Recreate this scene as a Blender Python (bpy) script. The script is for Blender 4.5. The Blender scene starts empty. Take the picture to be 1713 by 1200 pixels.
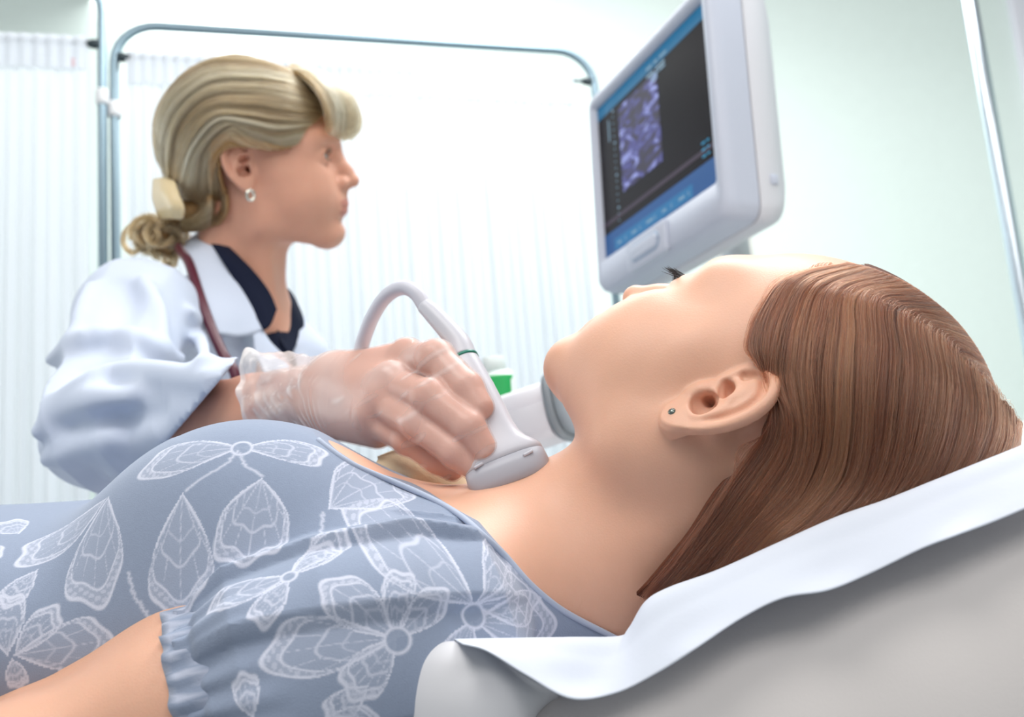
import bpy, bmesh, math, random
import numpy as np
from mathutils import Matrix, Vector
import openvdb

# ------------------------------------------------------------------ camera
W_IMG, H_IMG, FPX = 1713.0, 1200.0, 1700.0
PITCH, ROLL, CAM_Z = math.radians(10.8), math.radians(4.6), 1.0
_F = np.array([0, math.cos(PITCH), math.sin(PITCH)])
_U0 = np.array([0, -math.sin(PITCH), math.cos(PITCH)])
_R0 = np.array([1.0, 0, 0])
_R = math.cos(ROLL) * _R0 - math.sin(ROLL) * _U0
_U = math.cos(ROLL) * _U0 + math.sin(ROLL) * _R0
CW = np.stack([_R, _U, _F], 1)          # view axes (right, up, forward) -> world
CAM = np.array([0, 0, CAM_Z])
scene = bpy.context.scene
COL = scene.collection
cam_data = bpy.data.cameras.new('camera')
cam = bpy.data.objects.new('camera', cam_data)
COL.objects.link(cam)
cam_data.sensor_width = 36.0
cam_data.lens = 36.0 * FPX / W_IMG
cam_data.clip_start = 0.02
cam.matrix_world = Matrix(((_R[0], _U[0], -_F[0], 0), (_R[1], _U[1], -_F[1], 0), (_R[2], _U[2], -_F[2], CAM_Z), (0, 0, 0, 1)))
cam_data.dof.use_dof = True
cam_data.dof.focus_distance = 0.52
cam_data.dof.aperture_fstop = 9.0
scene.camera = cam

# ------------------------------------------------------------------ light
world = bpy.data.worlds.new('world')
scene.world = world
world.use_nodes = True
world.node_tree.nodes['Background'].inputs[0].default_value = (0.93, 0.97, 1.0, 1)
world.node_tree.nodes['Background'].inputs[1].default_value = 0.36
scene.view_settings.view_transform = 'Standard'
scene.view_settings.look = 'None'
scene.view_settings.gamma = 1.0
scene.view_settings.use_curve_mapping = False
scene.view_settings.exposure = -0.2
scene.cycles.max_bounces = 8
scene.cycles.diffuse_bounces = 4
scene.cycles.glossy_bounces = 3
scene.cycles.transmission_bounces = 6
scene.cycles.adaptive_threshold = 0.02


def area_light(name, loc, target, sx, sy, power, color=(1, 1, 1)):
    l = bpy.data.lights.new(name, 'AREA')
    l.shape = 'RECTANGLE'
    l.size, l.size_y, l.energy, l.color = sx, sy, power, color
    o = bpy.data.objects.new(name, l)
    COL.objects.link(o)
    o.location = loc
    o.rotation_euler = (Vector(target) - Vector(loc)).to_track_quat('-Z', 'Y').to_euler()
    return o


# ceiling luminaires of the examination room, then unseen fill lamps added for brightness
area_light('ceiling_light_front', (-0.55, -0.1, 2.6), (0.05, 0.6, 1.0), 1.1, 0.7, 22, (1.0, 0.97, 0.93))
area_light('ceiling_light_middle', (0.5, 1.0, 2.65), (0.3, 0.8, 1.0), 1.2, 0.6, 25, (0.97, 0.99, 1.0))
area_light('back_fill_lamp', (-0.45, 2.38, 2.72), (-0.35, 2.5, 1.0), 3.8, 0.35, 58, (0.97, 0.99, 1.0))  # stands in for daylight; added above the view to brighten curtain and wall
area_light('front_fill_lamp', (0.5, -1.3, 2.35), (0.15, 0.5, 1.0), 1.6, 0.8, 19, (1.0, 0.98, 0.96))  # front fill added behind the camera, not a luminaire of the room
area_light('side_fill_lamp', (-2.6, 1.6, 1.7), (0.0, 1.0, 1.1), 1.6, 1.4, 19, (0.95, 0.98, 1.0))  # added side fill from the left; no window is there


# ------------------------------------------------------------------ helpers
def P(px, py, d):
    """point seen at that pixel at depth d metres -> view space in millimetres"""
    return np.array([(px - W_IMG / 2) / FPX * d, -(py - H_IMG / 2) / FPX * d, d]) * 1000.0


def wld(p):
    """view-space millimetres -> world metres"""
    return (np.asarray(p, float) / 1000.0) @ CW.T + CAM


def inv(w):
    return ((np.asarray(w, float) - CAM) @ CW) * 1000.0


VUP = inv(CAM + np.array([0, 0, 1.0])) / 1000.0      # world up in view space


def nrm(v):
    v = np.asarray(v, float)
    return v / np.linalg.norm(v)


def setp(o, label=None, cat=None, group=None, kind=None):
    if label: o['label'] = label
    if cat: o['category'] = cat
    if group: o['group'] = group
    if kind: o['kind'] = kind
    return o


def empty(name, loc, label=None, cat=None, group=None):
    o = bpy.data.objects.new(name, None)
    o.empty_display_size = 0.05
    COL.objects.link(o)
    o.location = loc
    return setp(o, label, cat, group)


def mesh_obj(name, V, Fc, mat, parent=None, smooth=True, flip=False):
    """V in world metres; the object's origin is the parent's location or the mesh centre"""
    V = np.asarray(V, float)
    me = bpy.data.meshes.new(name)
    o = bpy.data.objects.new(name, me)
    COL.objects.link(o)
    if parent is not None:
        off = np.array(parent.matrix_world.translation) if parent.parent else np.array(parent.location)
        o.parent = parent
        if parent.parent:
            off = np.array(parent.location) + np.array(parent.parent.location)
    else:
        off = V.mean(0)
        o.location = off
    Vl = V - off
    if isinstance(Fc, np.ndarray):
        Fc = Fc.astype(np.int32)
        if flip: Fc = Fc[:, ::-1]
        n, k = Fc.shape
        me.vertices.add(len(Vl)); me.vertices.foreach_set('co', Vl.astype(np.float32).ravel())
        me.loops.add(n * k); me.loops.foreach_set('vertex_index', np.ascontiguousarray(Fc).ravel())
        me.polygons.add(n); me.polygons.foreach_set('loop_start', np.arange(0, n * k, k, dtype=np.int32))
        me.update(calc_edges=True); me.validate()
    else:
        me.from_pydata(Vl.tolist(), [], [tuple(f[::-1]) if flip else tuple(f) for f in Fc])
        me.update()
    if smooth:
        me.polygons.foreach_set('use_smooth', np.ones(len(me.polygons), bool))
    if mat is not None:
        me.materials.append(mat)
    return o


def attr(o, name, vals):
    a = o.data.attributes.new(name, 'FLOAT', 'POINT')
    a.data.foreach_set('value', np.asarray(vals, np.float32))


# ---- materials
MATS = {}


def srgb(r, g, b):
    f = lambda c: (c / 255 / 12.92) if c / 255 <= 0.04045 else ((c / 255 + 0.055) / 1.055) ** 2.4
    return (f(r), f(g), f(b), 1)


def mat(name, col, rough=0.5, metal=0.0, spec=0.5, sss=0.0, sss_r=(1, .35, .2), sss_s=0.004, bump=0.0, bump_scale=200.0,
        noise=0.0, noise_scale=20.0, coat=0.0, sheen=0.0, trans=0.0, alpha=1.0, emit=0.0, stretch=None):
    m = bpy.data.materials.new(name)
    m.use_nodes = True
    nt = m.node_tree
    b = nt.nodes['Principled BSDF']
    b.inputs['Base Color'].default_value = col
    b.inputs['Roughness'].default_value = rough
    b.inputs['Metallic'].default_value = metal
    b.inputs['Specular IOR Level'].default_value = spec
    b.inputs['Coat Weight'].default_value = coat
    b.inputs['Sheen Weight'].default_value = sheen
    b.inputs['Transmission Weight'].default_value = trans
    b.inputs['Alpha'].default_value = alpha
    if emit:
        b.inputs['Emission Color'].default_value = col
        b.inputs['Emission Strength'].default_value = emit
    if sss:
        b.inputs['Subsurface Weight'].default_value = sss
        b.inputs['Subsurface Radius'].default_value = sss_r
        b.inputs['Subsurface Scale'].default_value = sss_s
    tc = nt.nodes.new('ShaderNodeTexCoord')
    src = tc.outputs['Object']
    if stretch:
        mp = nt.nodes.new('ShaderNodeMapping')
        mp.inputs['Scale'].default_value = stretch
        nt.links.new(src, mp.inputs['Vector'])
        src = mp.outputs['Vector']
    if noise:
        nz = nt.nodes.new('ShaderNodeTexNoise')
        nz.inputs['Scale'].default_value = noise_scale
        nz.inputs['Detail'].default_value = 4
        nt.links.new(src, nz.inputs['Vector'])
        mx = nt.nodes.new('ShaderNodeMix'); mx.data_type = 'RGBA'
        mx.inputs[6].default_value = tuple(c * (1 - noise) for c in col[:3]) + (1,)
        mx.inputs[7].default_value = tuple(min(1, c * (1 + noise)) for c in col[:3]) + (1,)
        nt.links.new(nz.outputs['Fac'], mx.inputs[0])
        nt.links.new(mx.outputs[2], b.inputs['Base Color'])
    if bump:
        nb = nt.nodes.new('ShaderNodeTexNoise')
        nb.inputs['Scale'].default_value = bump_scale
        nb.inputs['Detail'].default_value = 3
        nt.links.new(src, nb.inputs['Vector'])
        bp = nt.nodes.new('ShaderNodeBump')
        bp.inputs['Strength'].default_value = bump
        bp.inputs['Distance'].default_value = 0.002
        nt.links.new(nb.outputs['Fac'], bp.inputs['Height'])
        nt.links.new(bp.outputs['Normal'], b.inputs['Normal'])
    MATS[name] = m
    return m


def mask_mix(m, attr_name, col):
    """mix another colour into the base colour where a vertex attribute says so"""
    nt = m.node_tree
    b = nt.nodes['Principled BSDF']
    a = nt.nodes.new('ShaderNodeAttribute'); a.attribute_name = attr_name
    mx = nt.nodes.new('ShaderNodeMix'); mx.data_type = 'RGBA'
    inp = b.inputs['Base Color']
    if inp.is_linked:
        nt.links.new(inp.links[0].from_socket, mx.inputs[6])
    else:
        mx.inputs[6].default_value = inp.default_value
    mx.inputs[7].default_value = col
    nt.links.new(a.outputs['Fac'], mx.inputs[0])
    nt.links.new(mx.outputs[2], inp)


# ---- curves
def catmull(pts, n, closed=False):
    """centripetal-ish Catmull-Rom through pts (any dimension), n samples"""
    p = np.asarray(pts, float)
    m = len(p)
    if m == 2:
        t = np.linspace(0, 1, n)[:, None]
        return p[0] * (1 - t) + p[1] * t
    if closed:
        ext = np.vstack([p[-1], p, p[0], p[1]])
        segs = m
    else:
        ext = np.vstack([2 * p[0] - p[1], p, 2 * p[-1] - p[-2]])
        segs = m - 1
    u = np.linspace(0, segs, n, endpoint=not closed)
    i = np.minimum(u.astype(int), segs - 1)
    t = (u - i)[:, None]
    a, b, c, d = ext[i], ext[i + 1], ext[i + 2], ext[i + 3]
    return 0.5 * ((2 * b) + (c - a) * t + (2 * a - 5 * b + 4 * c - d) * t ** 2 + (3 * b - a - 3 * c + d) * t ** 3)


def surf(ctrl, nu, nv):
    """interpolating surface through a grid of control points -> (nu, nv, 3)"""
    ctrl = [[np.asarray(q, float) for q in row] for row in ctrl]
    rows = np.stack([catmull(r, nv) for r in ctrl])              # (m, nv, 3)
    m = rows.shape[0]
    return catmull(rows.reshape(m, -1), nu).reshape(nu, nv, -1)


def grid_faces(nu, nv, wrap_v=False, wrap_u=False):
    i = np.arange(nu if wrap_u else nu - 1)[:, None]
    j = np.arange(nv if wrap_v else nv - 1)[None, :]
    i2, j2 = (i + 1) % nu, (j + 1) % nv
    z = np.zeros_like(i + j)
    return np.stack([i * nv + j + z, i * nv + j2 + z, i2 * nv + j2 + z, i2 * nv + j + z], -1).reshape(-1, 4)


def sheet(name, G, mat_, parent=None, thick=0.001, offset=0.0):
    """thin solid from a (nu,nv,3) grid in view-space mm"""
    nu, nv = G.shape[:2]
    o = mesh_obj(name, wld(G.reshape(-1, 3)), grid_faces(nu, nv), mat_, parent)
    if thick:
        md = o.modifiers.new('solid', 'SOLIDIFY'); md.thickness = thick; md.offset = offset
    return o


def frames(path):
    t = np.gradient(path, axis=0); t /= np.linalg.norm(t, axis=1)[:, None] + 1e-12
    n = np.zeros_like(t)
    a = np.array([0, 0, 1.0]) if abs(t[0, 2]) < 0.9 else np.array([1.0, 0, 0])
    n[0] = nrm(np.cross(t[0], a))
    for k in range(1, len(t)):
        v = n[k - 1] - t[k] * np.dot(n[k - 1], t[k])
        n[k] = v / (np.linalg.norm(v) + 1e-12)
    return t, n, np.cross(t, n)


def tube_geo(path, r, seg=12, caps=True):
    path = np.asarray(path, float)
    r = np.broadcast_to(np.asarray(r, float), (len(path),))
    _, n, b = frames(path)
    a = np.linspace(0, 2 * np.pi, seg, endpoint=False)
    V = path[:, None] + r[:, None, None] * (n[:, None] * np.cos(a)[None, :, None] + b[:, None] * np.sin(a)[None, :, None])
    F = grid_faces(len(path), seg, wrap_v=True)
    V = V.reshape(-1, 3)
    F = [tuple(f) for f in F]
    if caps:
        F.append(tuple(range(seg - 1, -1, -1)))
        F.append(tuple((len(path) - 1) * seg + k for k in range(seg)))
    return V, F


def tube(name, path_w, r, mat_, parent=None, seg=12):
    V, F = tube_geo(path_w, r, seg)
    return mesh_obj(name, V, F, mat_, parent, flip=True)


def box_geo(lo, hi, bev=0.0, seg=2):
    bm = bmesh.new()
    bmesh.ops.create_cube(bm, size=1.0)
    lo, hi = np.array(lo, float), np.array(hi, float)
    for v in bm.verts:
        v.co = Vector(((lo + hi) / 2 + np.array(v.co) * (hi - lo)).tolist())
    if bev:
        bmesh.ops.bevel(bm, geom=list(bm.edges), offset=bev, segments=seg, profile=0.5, affect='EDGES')
    bm.verts.index_update()
    V = np.array([v.co[:] for v in bm.verts]); F = [tuple(v.index for v in f.verts) for f in bm.faces]
    bm.free()
    return V, F


def box(name, lo, hi, mat_, parent=None, bev=0.0, xf=None, smooth=True, seg=2):
    V, F = box_geo(lo, hi, bev, seg)
    if xf is not None: V = xf(V)
    return mesh_obj(name, V, F, mat_, parent, smooth=smooth and bev > 0)


# ---- signed-distance modelling
class SDF:
    def __init__(self):
        self.ops = []

    def _add(self, f, lo, hi, k, op):
        self.ops.append((f, np.array(lo, float), np.array(hi, float), k, op))

    def cone(self, a, b, ra, rb=None, k=0.0, op='u'):
        a, b = np.array(a, float), np.array(b, float)
        rb = ra if rb is None else rb
        L = b - a; l2 = L @ L; rr = ra - rb

        def f(X, Y, Z):
            px, py, pz = X - a[0], Y - a[1], Z - a[2]
            t = np.clip((px * L[0] + py * L[1] + pz * L[2]) / max(l2, 1e-9), 0, 1)
            return np.sqrt((px - t * L[0]) ** 2 + (py - t * L[1]) ** 2 + (pz - t * L[2]) ** 2) - (ra - rr * t)
        R = max(ra, rb)
        self._add(f, np.minimum(a, b) - R, np.maximum(a, b) + R, k, op)

    def ball(self, c, r, k=0.0, op='u'):
        self.cone(c, c, r, r, k, op)

    def chain(self, pts, rs, k=0.0, op='u'):
        """one tube along a polyline, unioned as a whole with blend k"""
        pts = np.asarray(pts, float); rs = np.broadcast_to(np.asarray(rs, float), (len(pts),))

        def f(X, Y, Z):
            out = None
            for a, b, ra, rb in zip(pts[:-1], pts[1:], rs[:-1], rs[1:]):
                L = b - a; l2 = max(L @ L, 1e-9)
                px, py, pz = X - a[0], Y - a[1], Z - a[2]
                t = np.clip((px * L[0] + py * L[1] + pz * L[2]) / l2, 0, 1)
                d = np.sqrt((px - t * L[0]) ** 2 + (py - t * L[1]) ** 2 + (pz - t * L[2]) ** 2) - (ra + (rb - ra) * t)
                out = d if out is None else np.minimum(out, d)
            return out
        self._add(f, (pts - rs[:, None]).min(0), (pts + rs[:, None]).max(0), k, op)

    def ell(self, c, r, axes=None, k=0.0, op='u'):
        """ellipsoid; axes: 3x3 with the local axes as columns"""
        c = np.array(c, float); r = np.array(r, float)
        A = np.eye(3) if axes is None else np.asarray(axes, float)

        def f(X, Y, Z):
            px, py, pz = X - c[0], Y - c[1], Z - c[2]
            q = [(px * A[0, i] + py * A[1, i] + pz * A[2, i]) for i in range(3)]
            k0 = np.sqrt(sum((q[i] / r[i]) ** 2 for i in range(3)))
            k1 = np.sqrt(sum((q[i] / r[i] ** 2) ** 2 for i in range(3)))
            return np.where(k1 < 1e-9, -r.min(), k0 * (k0 - 1) / np.maximum(k1, 1e-9))
        e = np.sqrt(((A * r) ** 2).sum(1))
        self._add(f, c - e, c + e, k, op)

    def func(self, f, lo, hi, k=0.0, op='u'):
        self._add(f, lo, hi, k, op)

    def eval_grid(self, ax):
        n = [len(a) for a in ax]
        hmin = min(np.diff(a).min() for a in ax)
        F = np.full(n, 60.0, np.float32)
        margin = max([o[3] for o in self.ops] + [10.0]) + 2
        for f, l, u, k, op in self.ops:
            mg = margin if op == 'u' else k + 8
            i0 = [max(np.searchsorted(ax[i], l[i] - mg) - 1, 0) for i in range(3)]
            i1 = [min(np.searchsorted(ax[i], u[i] + mg) + 1, n[i]) for i in range(3)]
            if any(i1[i] <= i0[i] for i in range(3)): continue
            sl = tuple(slice(i0[i], i1[i]) for i in range(3))
            X = ax[0][sl[0]][:, None, None]; Y = ax[1][sl[1]][None, :, None]; Z = ax[2][sl[2]][None, None, :]
            d = f(X, Y, Z).astype(np.float32)
            a = F[sl]
            if op == 'u':
                if k > 0:
                    hh = np.maximum(k - np.abs(a - d), 0) / k
                    F[sl] = np.minimum(a, d) - hh * hh * (k * 0.25)
                else:
                    F[sl] = np.minimum(a, d)
            elif op == 's':
                d = -d
                if k > 0:
                    hh = np.maximum(k - np.abs(a - d), 0) / k
                    F[sl] = np.maximum(a, d) + hh * hh * (k * 0.25)
                else:
                    F[sl] = np.maximum(a, d)
            elif op == 'd':          # displacement: add
                F[sl] = a + d
        return F

    def mesh(self, lo, hi, h, fine=(), post=None):
        """fine: list of (lo, hi, h) boxes where the grid planes are closer together"""
        ax = [axis(lo[i], hi[i], h, [(f[0][i], f[1][i], f[2]) for f in fine]) for i in range(3)]
        F = self.eval_grid(ax)
        if post is not None:
            F = post(F, ax[0][:, None, None], ax[1][None, :, None], ax[2][None, None, :]).astype(np.float32)
        return F2mesh(F, ax)


def axis(lo, hi, h, fine):
    p, out = float(lo), []
    while p < hi:
        out.append(p)
        st = h
        for a, b, fh in fine:
            st = min(st, fh + 0.22 * max(0.0, a - p, p - b))
        p += st
    out.append(p)
    return np.array(out, np.float32)


def F2mesh(F, ax):
    F = np.clip(F, -20, 20)
    g = openvdb.FloatGrid(20.0)
    g.copyFromArray(np.ascontiguousarray(F))
    V, Q = g.convertToQuads(isovalue=0.0)
    V = np.stack([np.interp(V[:, i], np.arange(len(ax[i])), ax[i]) for i in range(3)], 1)
    return V, Q[:, ::-1].astype(np.int64)


def crop(V, Q, keep_face):
    Q = Q[keep_face]
    u, invi = np.unique(Q.ravel(), return_inverse=True)
    return V[u], invi.reshape(Q.shape)


def join(parts):
    Vs, Qs, n = [], [], 0
    for V, Q in parts:
        Vs.append(V); Qs.append(Q + n); n += len(V)
    return np.vstack(Vs), np.vstack(Qs)


rng = np.random.default_rng(7)
random.seed(7)


def vnoise(p, scale, seed=0):
    """cheap smooth value noise in numpy; p (...,3)"""
    q = np.asarray(p, float) * scale
    i = np.floor(q).astype(np.int64); f = q - i
    f = f * f * (3 - 2 * f)

    def hsh(a):
        n = a[..., 0] * 374761393 + a[..., 1] * 668265263 + a[..., 2] * 2147483647 + seed * 1274126177
        n = (n ^ (n >> 13)) * 1274126177
        return ((n ^ (n >> 16)) & 0xffff) / 65535.0
    out = 0
    for dx in (0, 1):
        for dy in (0, 1):
            for dz in (0, 1):
                w = (f[..., 0] if dx else 1 - f[..., 0]) * (f[..., 1] if dy else 1 - f[..., 1]) * (f[..., 2] if dz else 1 - f[..., 2])
                out = out + w * hsh(i + np.array([dx, dy, dz]))
    return out


def hair_obj(name, S, radius, mat_, parent, tip=0.4, seed_attr=None):
    """S: (n, m, 3) strands in view-space mm -> hair curves"""
    n, m = S.shape[:2]
    cd = bpy.data.hair_curves.new(name)
    cd.add_curves([m] * n)
    off = np.array(parent.location)
    pts = (wld(S.reshape(-1, 3)) - off).astype(np.float32)
    cd.position_data.foreach_set('vector', pts.ravel())
    ra = cd.attributes.get('radius') or cd.attributes.new('radius', 'FLOAT', 'POINT')
    prof = np.linspace(1, tip, m)[None, :] * np.ones((n, 1)) * radius
    ra.data.foreach_set('value', prof.astype(np.float32).ravel())
    if seed_attr is not None:
        at = cd.attributes.new('tone', 'FLOAT', 'CURVE')
        at.data.foreach_set('value', np.asarray(seed_attr, np.float32))
    o = bpy.data.objects.new(name, cd)
    COL.objects.link(o)
    o.parent = parent
    cd.materials.append(mat_)
    setp(o, kind='stuff')
    return o


def hair_mat(name, c_dark, c_mid, c_light, rough=0.35):
    m = bpy.data.materials.new(name)
    m.use_nodes = True
    nt = m.node_tree
    for n in list(nt.nodes): nt.nodes.remove(n)
    out = nt.nodes.new('ShaderNodeOutputMaterial')
    hb = nt.nodes.new('ShaderNodeBsdfHairPrincipled')
    hb.parametrization = 'COLOR'
    hb.inputs['Roughness'].default_value = rough
    hb.inputs['Radial Roughness'].default_value = 0.4
    hb.inputs['Random Roughness'].default_value = 0.2
    at = nt.nodes.new('ShaderNodeAttribute'); at.attribute_name = 'tone'
    cr = nt.nodes.new('ShaderNodeValToRGB')
    cr.color_ramp.elements[0].color = c_dark
    cr.color_ramp.elements[1].color = c_light
    e = cr.color_ramp.elements.new(0.5); e.color = c_mid
    nt.links.new(at.outputs['Fac'], cr.inputs[0])
    nt.links.new(cr.outputs[0], hb.inputs['Color'])
    nt.links.new(hb.outputs[0], out.inputs['Surface'])
    MATS[name] = m
    return m


SKIN = mat('patient_skin', srgb(226, 176, 150), 0.45, spec=0.35, sss=0.2, sss_s=0.004, bump=0.08, bump_scale=900, noise=0.05, noise_scale=60)
DSKIN = mat('doctor_skin', srgb(216, 162, 138), 0.5, spec=0.3, sss=0.2, sss_s=0.006, bump=0.1, bump_scale=700, noise=0.06, noise_scale=50)

# ------------------------------------------------------------------ the room
WALL = mat('wall_paint', srgb(234, 246, 240), 0.85, spec=0.2, bump=0.55, bump_scale=55, noise=0.02, noise_scale=30)
FLOOR = mat('floor_vinyl', srgb(150, 156, 162), 0.45, noise=0.05, noise_scale=12)
CEIL = mat('ceiling_paint', srgb(240, 240, 238), 0.9)
TRIM = mat('trim_paint', srgb(232, 232, 240), 0.4)
CHROME = mat('brushed_chrome', srgb(205, 216, 224), 0.28, metal=1.0, noise=0.04, noise_scale=40)
STEEL = mat('grey_steel_tube', srgb(140, 162, 174), 0.35, metal=0.75)
BLACKP = mat('dark_plastic', srgb(48, 62, 68), 0.4)
WHITEP = mat('white_plastic', srgb(236, 238, 240), 0.4)

BACK_Y = 2.75
setp(box('wall_back', (-3.4, BACK_Y, 0), (2.6, BACK_Y + 0.12, 2.9), WALL), kind='structure')
setp(box('wall_left', (-3.52, -0.6, 0), (-3.4, BACK_Y + 0.12, 2.9), WALL), kind='structure')
setp(box('floor', (-3.52, -2.4, -0.1), (2.72, BACK_Y + 0.12, 0), FLOOR), kind='structure')
setp(box('wall_right', (2.6, -0.6, 0), (2.72, BACK_Y + 0.12, 2.9), WALL), kind='structure')
q = wld(P(1722, 60, 2.90))
setp(box('trim_1', (q[0] - 0.02, BACK_Y - 0.03, 0), (q[0] + 0.09, BACK_Y + 0.005, 2.9), TRIM, bev=0.006), kind='structure')

# chrome pole at the right, in front of the wall
pb = wld(P(1664, 240, 1.62))
pole = empty('pole', (pb[0], pb[1], 0), 'tall chrome pole in front of the pale green wall, at the right edge', 'pole')
tube('shaft', [(pb[0], pb[1], z) for z in (0.04, 0.8, 1.6, 2.4)], 0.0125, CHROME, pole, 20)
tube('base_plate', [(pb[0], pb[1], z) for z in (0.0, 0.02, 0.03, 0.05)], [0.13, 0.13, 0.12, 0.02], CHROME, pole, 28)

# ---- folding privacy screens: tube frames with hung white curtains
CURT = bpy.data.materials.new('curtain_cloth')
CURT.use_nodes = True
nt = CURT.node_tree
b_ = nt.nodes['Principled BSDF']
b_.inputs['Base Color'].default_value = srgb(238, 241, 246)
b_.inputs['Roughness'].default_value = 0.9
b_.inputs['Specular IOR Level'].default_value = 0.1
tr_ = nt.nodes.new('ShaderNodeBsdfTranslucent'); tr_.inputs[0].default_value = srgb(240, 243, 248)
ms_ = nt.nodes.new('ShaderNodeMixShader'); ms_.inputs[0].default_value = 0.45
wv = nt.nodes.new('ShaderNodeTexNoise'); wv.inputs['Scale'].default_value = 160
tc_ = nt.nodes.new('ShaderNodeTexCoord'); mp_ = nt.nodes.new('ShaderNodeMapping'); mp_.inputs['Scale'].default_value = (1, 1, 0.06)
bp_ = nt.nodes.new('ShaderNodeBump'); bp_.inputs['Strength'].default_value = 0.12; bp_.inputs['Distance'].default_value = 0.002
nt.links.new(tc_.outputs['Object'], mp_.inputs[0]); nt.links.new(mp_.outputs[0], wv.inputs['Vector'])
nt.links.new(wv.outputs['Fac'], bp_.inputs['Height']); nt.links.new(bp_.outputs[0], b_.inputs['Normal'])
nt.links.new(b_.outputs[0], ms_.inputs[1]); nt.links.new(tr_.outputs[0], ms_.inputs[2])
nt.links.new(ms_.outputs[0], nt.nodes['Material Output'].inputs['Surface'])


def screen(xyL, xyR, ztop, zrod, label, clabel, inset=(0.035, 0.035), lay=1.0, folds=34, seed=1):
    xyL, xyR = np.array(xyL), np.array(xyR)
    d = xyR - xyL; L = np.linalg.norm(d); d /= L; nrm_ = np.array([-d[1], d[0]])
    root = empty('privacy_screen', ((xyL[0] + xyR[0]) / 2, (xyL[1] + xyR[1]) / 2, 0), label, 'screen', 'tube framed privacy screens')
    r = 0.075
    pts = [(0, 0.03), (0, ztop - r)]
    for a in np.linspace(180, 90, 8): pts.append((r + r * math.cos(math.radians(a)), ztop - r + r * math.sin(math.radians(a))))
    for a in np.linspace(90, 0, 8): pts.append((L - r + r * math.cos(math.radians(a)), ztop - r + r * math.sin(math.radians(a))))
    pts.append((L, 0.03))
    path = [(xyL[0] + d[0] * s, xyL[1] + d[1] * s, z) for s, z in pts]
    tube('tube_frame', path, 0.0084, STEEL, root, 14)
    tube('curtain_rod', [(*(xyL + d * s), z) for s, z in ((0.0, zrod), (L * .5, zrod - 0.003), (L, zrod))], 0.0035, STEEL, root, 8)
    for s in (0.0, L):
        c = xyL + d * s
        sg = 1 if s == 0 else -1
        tube('rod_clip', [(*(c + d * sg * t), zrod) for t in (0.004, 0.014, 0.026)], [0.008, 0.009, 0.006], BLACKP, root, 10)
        tube('hinge_collar', [(*c, zrod - 0.118 + t) for t in (0, 0.006, 0.024, 0.03)], [0.010, 0.0125, 0.0125, 0.010], WHITEP, root, 14)
        tube('foot', [(*(c + nrm_ * t), 0.02) for t in (-0.2, 0, 0.2)], 0.012, STEEL, root, 10)
    # curtain with gathered folds and a doubled header
    n, m = 700, 24
    s = np.linspace(inset[0], L - inset[1], n)
    rg = np.random.default_rng(seed)
    ph = np.cumsum(rg.uniform(0.6, 1.4, n)) / n * folds * 2 * np.pi
    z = np.concatenate([[zrod + 0.012], np.linspace(zrod + 0.004, zrod - 0.05, 6), np.linspace(zrod - 0.06, 0.28, m - 7)])
    amp = np.interp(z, [0.3, zrod - 0.3, zrod], [0.010, 0.006, 0.0022]) * lay
    y = amp[:, None] * (np.sin(ph)[None] + 0.5 * np.sin(ph * 0.37 + 1.0)[None] + 0.35 * np.sin(ph[None] * 0.21 + z[:, None] * 1.5))
    base = xyL[None, None] + d[None, None] * s[None, :, None] + nrm_[None, None] * y[..., None]
    G = np.concatenate([base, np.broadcast_to(z[:, None, None], (m, n, 1))], -1)
    c = mesh_obj('curtain', G.reshape(-1, 3), grid_faces(m, n), CURT, root)
    hz = np.linspace(zrod + 0.012, zrod - 0.052, 5)
    hb = xyL[None, None] + d[None, None] * s[None, ::4, None] + nrm_[None, None] * (0.0022 * np.sin(ph)[None, ::4] - 0.006)[..., None]
    G = np.concatenate([np.broadcast_to(hb, (5,) + hb.shape[1:]), np.broadcast_to(hz[:, None, None], (5, hb.shape[1], 1))], -1)
    mesh_obj('curtain_header', G.reshape(-1, 3), grid_faces(5, hb.shape[1]), CURT, root)
    return root


a0, a1 = wld(P(193, 300, 1.80)), wld(P(996, 160, 2.09))
zt = (wld(P(560, 46, 1.93))[2])
zr = (wld(P(560, 105, 1.93))[2])
screen(a0[:2], a1[:2], zt, zr, 'white curtain screen on a grey tube frame, standing right behind the woman in the coat',
       'curtain', (0.02, 0.045), 1.0, 44, 2)
b1 = wld(P(172, 300, 1.79)); b0 = wld(P(-620, 300, 1.61))
scr2 = screen(b0[:2], b1[:2], wld(P(150, -80, 1.79))[2], wld(P(158, 51, 1.79))[2],
       'white curtain screen at the left edge, cut off by the picture', 'curtain', (0.03, 0.022), 0.8, 30, 5)
tg = wld(P(123, 105, 1.78))
box('care_tag', tg - np.array([.003, .003, .008]), tg + np.array([.003, .0, .008]), mat('faded_print', srgb(228, 205, 212), 0.8), scr2)

# ------------------------------------------------------------------ monitor
MR = np.array([[0.3439, -0.0388, -0.9382], [0.2056, 0.978, 0.035], [-0.9162, 0.205, -0.3443]])
u_, s_, v_ = np.linalg.svd(MR); MR = u_ @ v_
MT = np.array([125.6, 363.9, 1487.7])


def mon(V):
    return wld(np.asarray(V, float) @ MR.T + MT)


HOUS = mat('monitor_plastic', srgb(188, 194, 208), 0.42, spec=0.4, bump=0.03, bump_scale=1500)
HOUS2 = mat('monitor_rear_plastic', srgb(206, 208, 214), 0.45, spec=0.4)
GLASSB = mat('screen_glass', srgb(24, 20, 24), 0.3, spec=0.08, emit=0.3)
mc = mon([[152, -280, -60]])[0]
monitor = empty('monitor', mc, 'grey ultrasound monitor showing a scan image, mounted high between the screen and the wall', 'monitor')


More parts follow.
